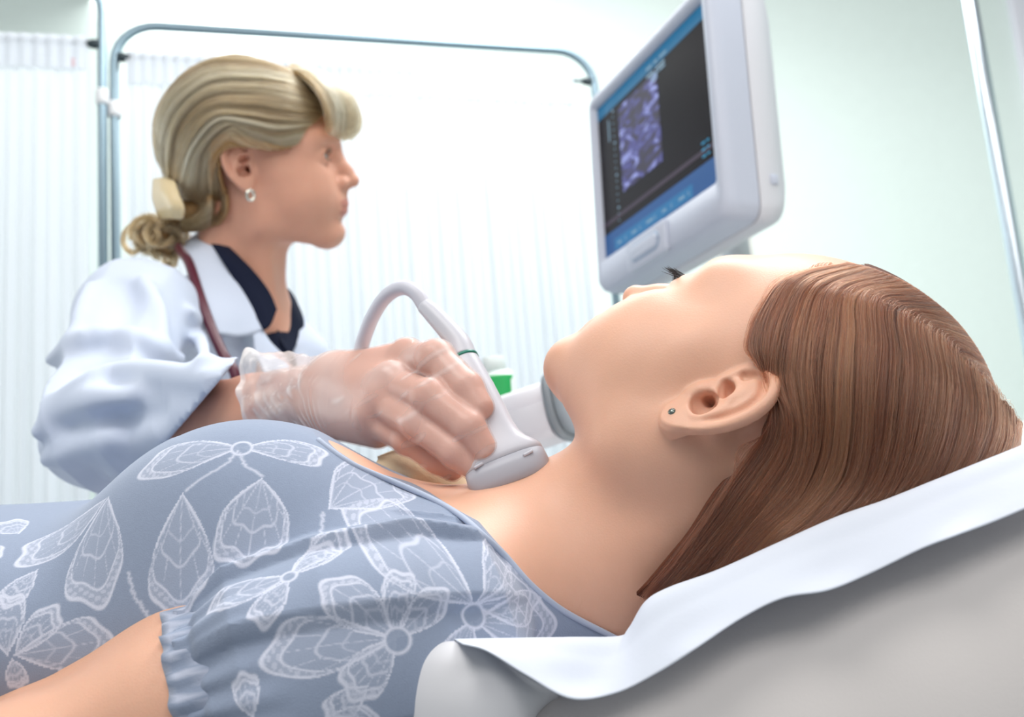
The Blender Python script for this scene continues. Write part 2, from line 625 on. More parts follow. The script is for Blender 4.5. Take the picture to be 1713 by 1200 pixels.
def rrect(x0, x1, y0, y1, r, n=6):
    out = []
    for cx_, cy_, a0_ in ((x1 - r, y1 - r, 0), (x0 + r, y1 - r, 90), (x0 + r, y0 + r, 180), (x1 - r, y0 + r, 270)):
        for a in np.linspace(a0_, a0_ + 90, n): out.append((cx_ + r * math.cos(math.radians(a)), cy_ + r * math.sin(math.radians(a))))
    return np.array(out)


def loft(rings, name, mat_, parent, xf, cap=(True, True)):
    n = len(rings[0]); V = np.vstack(rings)
    F = [tuple(f) for f in grid_faces(len(rings), n, wrap_v=True)]
    if cap[0]: F.append(tuple(range(n - 1, -1, -1)))
    if cap[1]: F.append(tuple((len(rings) - 1) * n + k for k in range(n)))
    return mesh_obj(name, xf(V), F, mat_, parent, flip=True)


def ring3(rr, z): return np.column_stack([rr, np.full(len(rr), z)])


X0, X1, Y0, Y1 = -17, 326, -278, 22
# front bezel: outer shell rounding to an inner opening round the screen
o_, i_ = [], []
rings = [ring3(rrect(X0, X1, Y0, Y1, 20), -34), ring3(rrect(X0, X1, Y0, Y1, 20), -6), ring3(rrect(X0 + 2, X1 - 2, Y0 + 2, Y1 - 2, 19), 4),
         ring3(rrect(X0 + 7, X1 - 7, Y0 + 7, Y1 - 7, 16), 10), ring3(rrect(-5, 309, -233, 5, 5), 9), ring3(rrect(-1.5, 305.5, -229.5, 1.5, 2), 2),
         ring3(rrect(-1, 305, -229, 1, 2), -2)]
loft(rings, 'bezel', HOUS, monitor, mon, (False, False))
rings = [ring3(rrect(X0 + 60, X1 - 60, Y0 + 60, Y1 - 40, 24), -92), ring3(rrect(X0 + 24, X1 - 18, Y0 + 26, Y1 - 14, 24), -84), ring3(rrect(X0 + 5, X1 - 3, Y0 + 5, Y1 - 3, 22), -70),
         ring3(rrect(X0 + 0, X1 + 1, Y0 + 0, Y1 + 0, 20), -58), ring3(rrect(X0 - 1.5, X1 + 1.5, Y0 - 1.5, Y1 + 1.5, 20), -38), ring3(rrect(X0 + 1, X1 - 1, Y0 + 1, Y1 - 1, 20), -35.5)]
rh = loft(rings, 'rear_housing', HOUS2, monitor, mon)
box('screw_cover', (326.5, -236, -60), (329.5, -224, -50), HOUS, monitor, 1.0, mon)
scr = box('screen', (0, -228, -2), (304, 0, 0.5), GLASSB, monitor, 0, mon)


def scr_rect(name, u0, v0, u1, v1, z, m, parent=scr):
    V, F = box_geo((u0 * 304, -v1 * 228, 0.5), (u1 * 304, -v0 * 228, 0.5 + z))
    V = mon(V)
    o = mesh_obj(name, V, F, m, None, smooth=False)
    me = o.data
    o.parent = parent
    # parts of the screen live in the monitor's frame
    off = np.array(o.location) - np.array(monitor.location)
    o.location = off
    return o


BAR = mat('screen_blue_bar', srgb(0, 96, 138), 0.5, emit=0.35)
BAR2 = mat('screen_blue_bar_low', srgb(0, 70, 128), 0.5, emit=0.35)
BARL = mat('screen_blue_field', srgb(0, 100, 150), 0.5, emit=0.35)
TXT = mat('screen_text', srgb(120, 150, 170), 0.5, emit=0.3)
TXC = mat('screen_text_cyan', srgb(30, 130, 170), 0.5, emit=0.5)
PURP = mat('screen_purple_line', srgb(48, 30, 52), 0.5, emit=0.3)
scr_rect('top_bar', 0.0, 0.0, 1.0, 0.085, 0.3, BAR)
scr_rect('bottom_bar', 0.0, 0.855, 1.0, 1.0, 0.3, BAR2)
scr_rect('function_field', 0.10, 0.915, 0.80, 0.985, 0.5, BARL)
scr_rect('status_strip', 0.0, 0.775, 1.0, 0.80, 0.3, PURP)
for i in range(5):
    u = 0.13 + i * 0.14
    scr_rect('caption', u, 0.945, u + 0.035 + 0.012 * (i % 3), 0.958, 0.7, TXT)
    scr_rect('caption', u + 0.075, 0.94, u + 0.081, 0.962, 0.7, TXT)
for i, (u, v, w_) in enumerate(((0.50, .055, .05), (0.57, .055, .03), (0.62, .055, .06), (0.50, .10, .06), (0.58, .10, .08), (0.53, .125, .07), (0.61, .125, .05), (0.54, .15, .05))):
    scr_rect('caption', u, v, u + w_, v + 0.014, 0.7, TXT)
for i in range(3):
    scr_rect('caption', 0.892, 0.738 + i * 0.036, 0.918, 0.748 + i * 0.036, 0.6, TXC)
    scr_rect('caption', 0.930, 0.738 + i * 0.036, 0.946, 0.748 + i * 0.036, 0.6, TXC)
scr_rect('depth_marker', 0.105, 0.14, 0.113, 0.28, 0.6, TXT)
for i in range(18):
    v = 0.10 + i * 0.042
    scr_rect('scale_tick', 0.152, v, 0.160 + (0.006 if i % 5 == 0 else 0), v + (0.014 if i % 5 == 0 else 0.007), 0.6, TXT)
# scan picture: procedural bluish speckle with bright arcs
SCAN = bpy.data.materials.new('scan_image'); SCAN.use_nodes = True
nt = SCAN.node_tree; b_ = nt.nodes['Principled BSDF']
tc_ = nt.nodes.new('ShaderNodeTexCoord')
mp_ = nt.nodes.new('ShaderNodeMapping'); mp_.inputs['Rotation'].default_value = (0.3, 0.6, 0.5); mp_.inputs['Scale'].default_value = (1, 1, 2.4)
n1 = nt.nodes.new('ShaderNodeTexNoise'); n1.inputs['Scale'].default_value = 22; n1.inputs['Detail'].default_value = 5; n1.inputs['Distortion'].default_value = 1.6
n2 = nt.nodes.new('ShaderNodeTexNoise'); n2.inputs['Scale'].default_value = 260; n2.inputs['Detail'].default_value = 2
mm = nt.nodes.new('ShaderNodeMath'); mm.operation = 'MULTIPLY_ADD'; mm.inputs[1].default_value = 0.10
cr = nt.nodes.new('ShaderNodeValToRGB')
cr.color_ramp.elements[0].position = 0.46; cr.color_ramp.elements[0].color = srgb(32, 24, 46)
cr.color_ramp.elements[1].position = 0.76; cr.color_ramp.elements[1].color = srgb(168, 178, 232)
e = cr.color_ramp.elements.new(0.60); e.color = srgb(62, 62, 128)
nt.links.new(tc_.outputs['Object'], mp_.inputs[0]); nt.links.new(mp_.outputs[0], n1.inputs['Vector']); nt.links.new(tc_.outputs['Object'], n2.inputs['Vector'])
nt.links.new(n2.outputs['Fac'], mm.inputs[0]); nt.links.new(n1.outputs['Fac'], mm.inputs[2])
nt.links.new(mm.outputs[0], cr.inputs[0])
nt.links.new(cr.outputs[0], b_.inputs['Base Color']); nt.links.new(cr.outputs[0], b_.inputs['Emission Color']); b_.inputs['Emission Strength'].default_value = 0.5
scr_rect('scan_image', 0.215, 0.12, 0.585, 0.665, 0.4, SCAN)
# control tab with a pill button under the screen
rings = [ring3(rrect(88, 194, -277, -235, 6), 8), ring3(rrect(88, 194, -277, -235, 6), 13), ring3(rrect(90, 192, -275, -237, 6), 15)]
loft(rings, 'button_tab', HOUS, monitor, mon)
rings = [ring3(rrect(102, 180, -268, -244, 12), 14), ring3(rrect(102, 180, -268, -244, 12), 16), ring3(rrect(103.5, 178.5, -266.5, -245.5, 10.5), 16.6)]
loft(rings, 'button_rim', mat('button_rim_grey', srgb(150, 168, 190), 0.35), monitor, mon)
rings = [ring3(rrect(105, 177, -265, -247, 9), 16), ring3(rrect(105, 177, -265, -247, 9), 17.4), ring3(rrect(107, 175, -263.5, -248.5, 7.5), 18)]
loft(rings, 'button', HOUS, monitor, mon)
# column that carries the monitor
col_top = mon([[170, -150, -92]])[0]
cb = wld(P(1232, 425, 1.62))
box('support_column', (cb[0] - 0.025, cb[1] - 0.02, 0.6), (cb[0] + 0.025, cb[1] + 0.03, col_top[2]), mat('column_beige', srgb(222, 222, 214), 0.5), monitor, 0.006)
tube('swivel_arm', [(cb[0], cb[1], col_top[2] - .05), tuple(col_top)], 0.022, HOUS2, monitor, 16)
tube('column_foot', [(cb[0], cb[1], z) for z in (0, .04, .06, .6, .62)], [.22, .22, .05, .04, .04], HOUS2, monitor, 24)

# ------------------------------------------------------------------ small things behind the patient's neck
GREYB = mat('device_grey', srgb(206, 206, 212), 0.45)
dv = wld(P(900, 702, 0.98))
dev = empty('ultrasound_console', (dv[0], dv[1], 0), 'light grey rounded console arm showing behind the neck, beside the probe', 'console')
ax = nrm(wld(P(945, 690, 0.98)) - wld(P(850, 722, 0.98)))
p0, p1 = wld(P(835, 730, 1.0)), wld(P(941, 696, 0.97))


def cyl_loft(name, p0, p1, rx, ry, up, m, parent, sq=3.0, n=28, ts=(0, .02, .98, 1), sc=(.94, 1, 1, .96)):
    a = nrm(p1 - p0); s = nrm(np.cross(a, up)); t = np.cross(s, a)
    ang = np.linspace(0, 2 * np.pi, n, endpoint=False)
    cx_ = np.sign(np.cos(ang)) * np.abs(np.cos(ang)) ** (2 / sq); sy_ = np.sign(np.sin(ang)) * np.abs(np.sin(ang)) ** (2 / sq)
    rings = [p0 + (p1 - p0) * tt + (s[None] * cx_[:, None] * rx + t[None] * sy_[:, None] * ry) * k for tt, k in zip(ts, sc)]
    return loft(rings, name, m, parent, lambda V: V)


up_ = np.array([0, 0, 1.0])
cyl_loft('arm_lower_shell', p0, p1, 0.036, 0.022, up_, GREYB, dev, 4)
cyl_loft('arm_upper_shell', p0 + up_ * .019, p1 + up_ * .019, 0.0358, 0.0145, up_, mat('device_grey_light', srgb(222, 222, 228), 0.45), dev, 3.4)
cyl_loft('end_collar', p1 + up_ * .008, p1 + up_ * .008 + (p1 - p0) * .10, 0.038, 0.034, up_, mat('collar_dark_grey', srgb(128, 136, 142), 0.45), dev, 3)
cyl_loft('end_cap', p1 + up_ * .008 + (p1 - p0) * .105, p1 + up_ * .008 + (p1 - p0) * .5, 0.034, 0.029, up_, mat('cap_grey', srgb(170, 180, 186), 0.45), dev, 3)
box('console_stand', (dv[0] - .12, dv[1] + .14, 0.0), (dv[0] + .05, dv[1] + .36, p0[2] - .12), GREYB, dev, 0.02)

bt = wld(P(835, 640, 1.12))
bottle = empty('gel_bottle', (bt[0], bt[1], p0[2] - .04), 'white bottle with a green label standing behind the probe', 'bottle')
zb = wld(P(838, 690, 1.12))[2]; zsh = wld(P(832, 622, 1.12))[2]; ztp = wld(P(822, 597, 1.12))[2]
BOT = mat('bottle_white', srgb(232, 240, 238), 0.35, sss=0.2)
cyl_loft('bottle_body', np.array([bt[0], bt[1], p0[2] - .04]), np.array([bt[0], bt[1], zsh]), .019, .015, np.array([0, 1.0, 0]), BOT, bottle, 3, ts=(0, .05, .9, 1), sc=(.9, 1, 1, .8))
cyl_loft('bottle_cap', np.array([bt[0] - .004, bt[1], zsh - .003]), np.array([bt[0] - .004, bt[1], ztp]), .013, .012, np.array([0, 1.0, 0]), mat('cap_frosted', srgb(214, 224, 222), 0.4), bottle, 2.4)
cyl_loft('bottle_label', np.array([bt[0], bt[1] - .0005, zb - .01]), np.array([bt[0], bt[1] - .0005, zsh - .006]), .0166, .0159, np.array([0, 1.0, 0]), mat('label_green', srgb(30, 165, 85), 0.45), bottle, 3, ts=(0, .05, .95, 1), sc=(1, 1, 1, 1))

# ------------------------------------------------------------------ examination table
VINYL = mat('table_vinyl', srgb(236, 230, 227), 0.5, spec=0.35, bump=0.05, bump_scale=600)
PAPER = mat('paper_sheet', srgb(212, 218, 230), 0.8, spec=0.15, sss=0.1, sss_r=(1, 1, 1), sss_s=0.002, bump=0.04, bump_scale=300)
EA, EB = P(870, 1200, 0.430), P(1713, 850, 0.430)
BX = nrm(EB - EA)
BL = nrm(np.cross(BX, VUP))
if BL[2] < 0: BL = -BL
BN = nrm(np.cross(BL, BX))
if BN[1] < 0: BN = -BN


def bed(a, l, n):
    """along the back rest, away from the near edge, above it (mm)"""
    return EA + BX * a + BL * l + BN * n


tb = wld(bed(60, 300, -260))
table = empty('examination_table', (tb[0], tb[1], 0), 'light grey padded examination table with a raised back rest under the lying woman', 'table')
# rounded cushion section, dished where the head and shoulders press in
prof = [(470, -160), (560, -130), (590, -70), (570, -20), (520, -2), (420, -14), (250, -34), (150, -40), (70, -22), (30, -6), (8, -8), (-10, -24), (-20, -52), (-20, -90), (-10, -128), (20, -152), (120, -160)]
al = np.linspace(-130, 700, 40)
prof = [(l + 9, n + 10) for l, n in prof]
pr = catmull(prof, 80, closed=True)
rings = []
for a in al:
    e = min(a + 130, 700 - a); k = 1 - 0.16 * max(0, 1 - e / 40) ** 2
    rings.append(np.array([bed(a, (l - 280) * k + 280, (n + 80) * k - 80) for l, n in pr]))
loft(rings, 'backrest_cushion', VINYL, table, wld)
# seat cushion, frame and pedestal
cs = np.array(inv((0, 0, 0)))
sw = wld(bed(-160, 280, -150))
sd = nrm(wld(bed(0, 0, 0)) - wld(bed(100, 0, 0))); sd[2] = 0; sd = nrm(sd); sl = np.array([-sd[1], sd[0], 0])


def seat_xf(V):
    V = np.asarray(V)
    return np.array([sw[0], sw[1], 0]) + V[:, :1] * sd + V[:, 1:2] * sl + V[:, 2:] * np.array([0, 0, 1.0])


zs = sw[2]
box('seat_cushion', (0.0, -0.29, zs - .09), (1.15, 0.29, zs - .0), VINYL, table, 0.03, seat_xf, seg=4)
box('table_frame', (-0.05, -0.24, zs - .15), (1.12, 0.24, zs - .092), mat('table_frame_white', srgb(228, 228, 230), 0.4), table, 0.008, seat_xf)
box('pedestal', (0.2, -0.18, 0.06), (0.75, 0.18, zs - .15), MATS['table_frame_white'], table, 0.02, seat_xf)
box('pedestal_base', (0.0, -0.28, 0.0), (1.0, 0.28, 0.06), MATS['table_frame_white'], table, 0.015, seat_xf)
tube('backrest_strut', [tuple(seat_xf(np.array([[0.02, 0, zs - .14]]))[0]), tuple(wld(bed(330, 280, -160)))], 0.016, STEEL, table, 12)

# paper strip over the near edge, waving, its end curled over
ridge = [(760, 1071), (850, 1069), (950, 1067), (1033, 1066), (1052, 1052), (1080, 1008), (1120, 984), (1200, 955), (1300, 910), (1400, 866), (1480, 838), (1560, 806), (1640, 774), (1720, 742), (1850, 688)]
lower = [(775, 1078), (815, 1090), (880, 1130), (955, 1169), (1030, 1160), (1100, 1126), (1160, 1088), (1240, 1035), (1310, 1001), (1385, 988), (1455, 960), (1540, 919), (1600, 896), (1680, 866), (1850, 792)]
rows = [[], [], [], [], [], []]
for i, (r_, l_) in enumerate(zip(ridge, lower)):
    r_, l_ = np.array(r_, float), np.array(l_, float)
    f = 0.2 if i < 4 else 1.0
    rows[0].append(P(r_[0] + 10, r_[1] + 62, 0.515))
    rows[1].append(P(r_[0] + 4, r_[1] + 18, 0.470))
    rows[2].append(P(*r_, 0.442))
    m1 = r_ * .62 + l_ * .38; m2 = r_ * .25 + l_ * .75
    rows[3].append(P(*m1, 0.427)); rows[4].append(P(*m2, 0.416)); rows[5].append(P(*l_, 0.409 - (0.004 if i % 3 == 0 else 0)))
G = surf(rows, 40, 160)
paper = sheet('paper_sheet', G, PAPER, None, 0.0006)
setp(paper, 'white paper sheet draped over the near edge of the back rest, under the head', 'paper')
curl = [[P(652, 1230, 0.445), P(664, 1165, 0.445), P(688, 1112, 0.445), P(722, 1080, 0.445), P(760, 1071, 0.441)],
        [P(690, 1235, 0.427), P(698, 1165, 0.428), P(715, 1110, 0.431), P(742, 1079, 0.435), P(772, 1074, 0.439)],
        [P(770, 1240, 0.413), P(772, 1170, 0.415), P(780, 1115, 0.420), P(788, 1085, 0.427), P(790, 1078, 0.431)],
        [P(840, 1235, 0.413), P(842, 1180, 0.415), P(836, 1130, 0.418), P(822, 1100, 0.424), P(815, 1090, 0.428)],
        [P(880, 1230, 0.427), P(888, 1195, 0.427), P(893, 1165, 0.427), P(886, 1146, 0.427), P(880, 1132, 0.425)],
        [P(880, 1230, 0.450), P(900, 1200, 0.450), P(925, 1178, 0.447), P(935, 1168, 0.443), P(930, 1160, 0.437)]]
sheet('curled_end', surf(curl, 40, 40), mat('paper_underside', srgb(222, 222, 226), 0.8, spec=0.15), paper, 0.0008)

# ------------------------------------------------------------------ people: shared head
# head frame in mm: x towards the face, y to the person's left, z to the crown, origin midway between the ear canals
def poly_sd(u, v, poly):
    d = None; sgn = None
    n = len(poly)
    for i in range(n):
        a, b = poly[i], poly[(i + 1) % n]
        ex, ey = b[0] - a[0], b[1] - a[1]
        wx, wy = u - a[0], v - a[1]
        t = np.clip((wx * ex + wy * ey) / (ex * ex + ey * ey), 0, 1)
        dd = (wx - ex * t) ** 2 + (wy - ey * t) ** 2
        d = dd if d is None else np.minimum(d, dd)
        c1 = (v >= a[1]); c2 = (v < b[1]); c3 = (ex * wy > ey * wx)
        flip = (c1 & c2 & c3) | (~c1 & ~c2 & ~c3)
        sgn = np.where(flip, -1.0, 1.0) if sgn is None else np.where(flip, -sgn, sgn)
    return sgn * np.sqrt(d)


EAR_OUT = [(31, 0), (36, -2), (45, -2.5), (53, 1), (58, 7), (59.5, 14), (57.5, 21.5), (52, 28), (42, 32.5), (30, 33), (18, 30), (9, 25), (3, 20), (0.5, 15), (2.5, 9), (8, 5), (13, 2), (22, 0)]


def ear(S, T, R, side, flare=0.42, dz=0.0):
    """outer ear; side +1 left, -1 right"""
    m = np.array([1, side, 1.0])
    eu = nrm(np.array([-0.20, 0.06, 0.98])); eb = np.array([-0.88, flare, -0.18]); eb = nrm(eb - eu * (eb @ eu))
    ew = np.cross(eu, eb)
    if ew[1] < 0: ew = -ew
    O = np.array([6, 66.5, 3.0 + dz]) - eu * 30
    loc = lambda u, v, w=0.0: T((O + eu * u + eb * v + ew * w) * m)
    o_c = loc(0, 0); U, B, Wd = (R @ (eu * m), R @ (eb * m), R @ (ew * m))

    def uvw(X, Y, Z):
        a, b, c = X - o_c[0], Y - o_c[1], Z - o_c[2]
        return (a * U[0] + b * U[1] + c * U[2], a * B[0] + b * B[1] + c * B[2], a * Wd[0] + b * Wd[1] + c * Wd[2])

    poly = catmull(EAR_OUT, 40, closed=True)

    def plate(X, Y, Z):
        u, v, w = uvw(X, Y, Z)
        w0 = 0.5 + 0.9 * np.sin(np.clip(v / 34, 0, 1) * 3.0) - np.clip((12 - u) / 12, 0, 1) * 1.5
        th = 1.9 + 1.3 * np.clip((14 - u) / 14, 0, 1)
        return np.maximum(poly_sd(u, v, poly) + 1.2, np.abs(w - w0) - th) - 0.6
    lo, hi = loc(-4, -6, -14), loc(64, 38, 14)
    pts = np.array([loc(u, v, w) for u in (-4, 64) for v in (-8, 40) for w in (-16, 14)])
    # root that ties the ear to the skull
    S.cone(loc(20, 6, -5), loc(44, 8, -7), 7, 8, k=8)
    S.cone(loc(26, 14, -9), loc(40, 14, -10), 7, 7, k=6)
    S.func(plate, pts.min(0), pts.max(0), k=2.5)
    hel = catmull([(33, 6), (32, 1.5), (37, 0.6), (45, 0.2), (52, 3.2), (56, 8.5), (57, 14.5), (55, 20.5), (50, 26), (41, 29.8), (30, 30.2), (19, 27.5), (10, 22.5)], 34)
    hw = np.interp(np.arange(34), [0, 4, 10, 22, 33], [-1.0, 1.5, 2.6, 2.4, 0.6])
    S.chain([loc(u, v, w) for (u, v), w in zip(hel, hw)], np.interp(np.arange(34), [0, 5, 12, 26, 33], [2.2, 2.6, 3.0, 2.7, 2.0]), k=1.6)
    # scapha groove
    gr = catmull([(44, 4.5), (51, 9), (52, 15), (49, 21), (41, 25.2), (31, 26), (22, 24)], 20)
    S.chain([loc(u, v, 3.3) for u, v in gr], np.interp(np.arange(20), [0, 8, 19], [2.2, 2.4, 1.4]), k=2.2, op='s')
    ah = catmull([(15, 15), (17, 19.5), (22, 22), (29, 21.6), (34.5, 18), (38, 12), (40, 5.5)], 20)
    S.chain([loc(u, v, 1.9) for u, v in ah], np.interp(np.arange(20), [0, 10, 19], [2.4, 2.6, 1.7]), k=2.4)
    S.chain([loc(36, 16, 1.6), loc(43, 14, 1.6), loc(49, 10, 1.2)], [2.4, 2.2, 1.6], k=4)
    # concha bowl, canal, crus of the helix, tragus
    S.ell(loc(22, 12.8, 1.2), (7.6, 8.6, 9.0), np.stack([U, B, Wd], 1), k=2.0, op='s')
    S.ell(loc(34.5, 9.0, 1.5), (4.4, 6.8, 6.8), np.stack([U, B, Wd], 1), k=2.0, op='s')
    S.chain([loc(23, 6.5, -3), loc(23, 2, -12), loc(22, 0, -22)], [3.8, 3.4, 3.0], k=1.5, op='s')
    S.chain([loc(31, 1.5, 0.5), loc(29.8, 8, -2.4), loc(28.5, 14, -4.6)], [2.2, 2.0, 1.6], k=2)
    S.chain([loc(17, 2.0, 1.2), loc(22, 2.2, 2.2), loc(26, 1.6, 1.4)], [2.4, 3.0, 2.3], k=3)
    S.ell(loc(6.5, 14.5, 0.3), (7.5, 8.5, 3.0), np.stack([U, B, Wd], 1), k=5)
    return loc, (pts.min(0), pts.max(0))


def head(S, T0, R, low=1.0, nose=1.0, chin=0.0):
    ax = R

    def T(c):
        c = np.array(c, float)
        if c[2] < -18:
            if c[0] > 45: c[0] += chin * min(1.0, max(0.0, (-30 - c[2]) / 36))
            c[2] = -18 + (c[2] + 18) * low
        return T0(c)
    for c, r, k in (((-9, 0, 43), (88, 72, 79), 0), ((16, 0, 36), (70, 63, 58), 20),
                    ((34, 0, 0), (56, 60, 50), 26), ((46, 0, -38), (46, 47, 42), 26)):
        S.ell(T(c), r, ax, k=k)
    for s in (1, -1):
        S.cone(T((2, 50 * s, -30)), T((10, 46 * s, -58)), 16, 14, k=24)          # ramus
        S.cone(T((10, 46 * s, -58)), T((70, 16 * s, -74)), 14, 13, k=22)       # jaw body
        S.cone(T((30, 54 * s, -3)), T((66, 40 * s, -8)), 13, 11, k=22)           # cheekbone
        S.ball(T((62, 30 * s, -34)), 22, k=24)                                   # cheek
        S.cone(T((82, 12 * s, 34)), T((66, 42 * s, 31)), 10, 8, k=24)            # brow
    for s in (1, -1): S.ball(T((40, 40 * s, -34)), 22, k=26)
    S.ball(T((77.5, 0, -73)), 15.5, k=16)
    S.cone(T((71, 11, -77)), T((71, -11, -77)), 11, 11, k=14)
    for s in (1, -1):
        S.ell(T((91, 30 * s, 12)), (13, 16, 11), ax, k=12, op='s')               # socket
        S.ell(T((73.5, 31 * s, 12)), (14.5, 15.5, 13.5), ax, k=5)                # lids over the eyeball
        S.ell(T((89, 31 * s, 12.5)), (7.5, 12.8, 5.0), ax, k=1.5, op='s')        # lid opening
    # nose
    S.cone(T((87, 0, 24)), T((101 * nose, 0, -2)), 6.2, 7.2, k=12)
    S.cone(T((100 * nose, 0, -2)), T((108.5 * nose, 0, -15)), 7, 8.2, k=7)
    for s in (1, -1):
        S.ball(T((98, 11.0 * s, -18)), 7.0, k=7)
        S.ell(T((102, 6.2 * s, -24.0)), (4.2, 2.8, 4.5), ax, k=2, op='s')
    S.cone(T((101, 0, -20)), T((95, 0, -28)), 4.5, 5, k=6)
    # mouth
    S.ell(T((87, 0, -42)), (13, 26, 17), ax, k=10)
    S.chain([T((86, 24, -45.5)), T((92.8, 12, -42)), T((95.6, 4, -40.8)), T((95.2, 0, -41.2)), T((95.6, -4, -40.8)), T((92.8, -12, -42)), T((86, -24, -45.5))], [2.0, 3.8, 4.2, 4.1, 4.2, 3.8, 2.0], k=5)
    S.chain([T((86, 22, -46.5)), T((90.8, 12, -50)), T((93.2, 0, -51)), T((90.8, -12, -50)), T((86, -22, -46.5))], [2.0, 4.0, 4.6, 4.0, 2.0], k=5)
    S.chain([T((88, 25, -46.2)), T((99, 12, -46)), T((104, 0, -45.6)), T((99, -12, -46)), T((88, -25, -46.2))], [1.0, 1.3, 1.4, 1.3, 1.0], k=2, op='s')
    S.chain([T((96, 8, -62)), T((98, 0, -62)), T((96, -8, -62))], [4, 5, 4], k=8, op='s')


def lip_mask(Vl):
    """Vl in head-frame mm -> 0..1 on the lips"""
    x, y, z = Vl.T
    up = ((y / 25) ** 2 + ((z + 41.5) / 6.2) ** 2)
    lw = ((y / 22) ** 2 + ((z + 51) / 7.2) ** 2)
    return 0.8 * np.clip((1.15 - np.minimum(up, lw)) / 0.45, 0, 1) * (x > 80)


def eyes(parent, T, R, tag, iris):
    for s in (1, -1):
        c = T((73.0, 31 * s, 12))
        bm = bmesh.new(); bmesh.ops.create_uvsphere(bm, u_segments=32, v_segments=20, radius=12.2)
        V = np.array([v.co[:] for v in bm.verts]); bm.verts.index_update(); F = [tuple(v.index for v in f.verts) for f in bm.faces]; bm.free()
        o = mesh_obj('eyeball', wld(c + V @ R.T), F, MATS['eye_white'], parent)
        dirx = R @ nrm((1, -0.02 * s, -0.02))
        a = np.linspace(0, 2 * np.pi, 24, endpoint=False); n = nrm(np.cross(dirx, R[:, 2])); b = np.cross(dirx, n)
        rings = [c + dirx * math.sqrt(12.5 ** 2 - r * r) + (n[None] * np.cos(a)[:, None] + b[None] * np.sin(a)[:, None]) * r for r in (5.6, 4, 2.4, 2.3, 0.3)]
        io = loft(rings[:3], 'iris', iris, None, wld, (False, False))
        io.parent = o; io.location = Vector(np.array(io.location) - np.array(parent.location))
        po = loft(rings[2:], 'pupil', MATS['dark_plastic'], None, wld, (False, True))
        po.parent = o; po.location = Vector(np.array(po.location) - np.array(parent.location))


mat('eye_white', srgb(235, 230, 226), 0.15, spec=0.6)
IRIS_B = mat('iris_grey_blue', srgb(96, 112, 110), 0.2)
IRIS_G = mat('iris_brown', srgb(92, 66, 44), 0.2)

# ------------------------------------------------------------------ the patient
PR = np.array([[-0.3451, -0.3646, 0.8648], [0.7988, 0.3696, 0.4746], [0.4927, -0.8547, -0.1637]])
u_, s_, v_ = np.linalg.svd(PR); PR = u_ @ v_
PT = np.array([125.0, -43.5, 555.0])
TP = lambda c: PR @ np.asarray(c, float) + PT
pat_base = wld(P(500, 1020, 0.60))
patient = empty('person', pat_base, 'woman with long auburn hair lying on her back in a blue floral shirt, looking up', 'person')
mask_mix(SKIN, 'lips', srgb(196, 112, 104))

NB = P(988, 942, 0.575)
SJ = P(700, 1070, 0.492)
ARM = [SJ, P(330, 1195, 0.468), P(20, 1335, 0.45), P(-330, 1450, 0.47)]
T_up = nrm((0.985, 0.07, -0.05)); T_left = np.array([-0.05, 0.10, -0.99]); T_left = nrm(T_left - T_up * (T_left @ T_up))
T_front = np.cross(T_left, T_up)
if T_front[1] < 0: T_front = -T_front
TA = np.stack([T_up, T_left, T_front], 1)


def torso(S, grow=0.0):
    S.ell(P(530, 1010, 0.60), np.array([135, 138, 78]) + grow, TA, k=0)
    S.ell(P(90, 1050, 0.61), np.array([200, 138, 72]) + grow, TA, k=40)
    S.ell(P(-420, 1090, 0.62), np.array([190, 150, 80]) + grow, TA, k=40)
    S.ell(P(412, 880, 0.548), np.array([68, 56, 54]) + grow, TA, k=42)
    S.ell(P(450, 862, 0.690), np.array([66, 56, 54]) + grow, TA, k=42)
    S.cone(P(905, 965, 0.570), SJ, 42 + grow, 44 + grow, k=40)
    S.cone(P(880, 960, 0.62), P(760, 980, 0.735), 40 + grow, 40 + grow, k=40)


B = SDF()
head(B, TP, PR, 0.84, chin=10.0)
ear_loc, ear_box = ear(B, TP, PR, 1)
B2 = SDF()
torso(B2)
for S_ in (B,):
    S_.cone(TP((-16, 0, -36)), NB, 51, 52, k=26)
    S_.cone(NB, P(850, 1005, 0.585), 52, 52, k=30)
    S_.cone(TP((-8, 44, -22)), P(892, 850, 0.568), 9, 7, k=26)
B.ops += [(f, l, u, 40 if i == 0 else k, op) for i, (f, l, u, k, op) in enumerate(B2.ops)]
B.cone(P(880, 878, 0.574), P(800, 985, 0.505), 6, 6, k=26)                      # collar bone
N_TRUNK = len(B.ops)
for a_, b_, ra, rb in ((ARM[0], ARM[1], 44, 40), (ARM[1], ARM[2], 40, 36), (ARM[2], ARM[3], 36, 30)):
    B.cone(a_, b_, ra, rb, k=18)
FA = P(760, 980, 0.735)
B.cone(FA, FA + T_up * -250 + T_left * -20 + T_front * -50, 42, 34, k=18)
lo = np.array([-640, -330, 380]); hi = np.array([280, 120, 830])
hb_lo, hb_hi = np.array([-20, -150, 440]), np.array([275, 110, 690])
V, Q = B.mesh(lo, hi, 4.5, [(hb_lo, hb_hi, 1.8), (ear_box[0] - 2, ear_box[1] + 2, 0.75)])
body = mesh_obj('body', wld(V), Q, SKIN, patient)
Vh = (V - PT) @ PR
attr(body, 'lips', lip_mask(Vh * [1, 1, 1] + np.where(Vh[:, 2:] < -18, [0, 0, 1.0], [0, 0, 0.0]) * ((Vh[:, 2:] + 18) / .88 - 18 - Vh[:, 2:])))
eyes(patient, TP, PR, 'patient', IRIS_B)

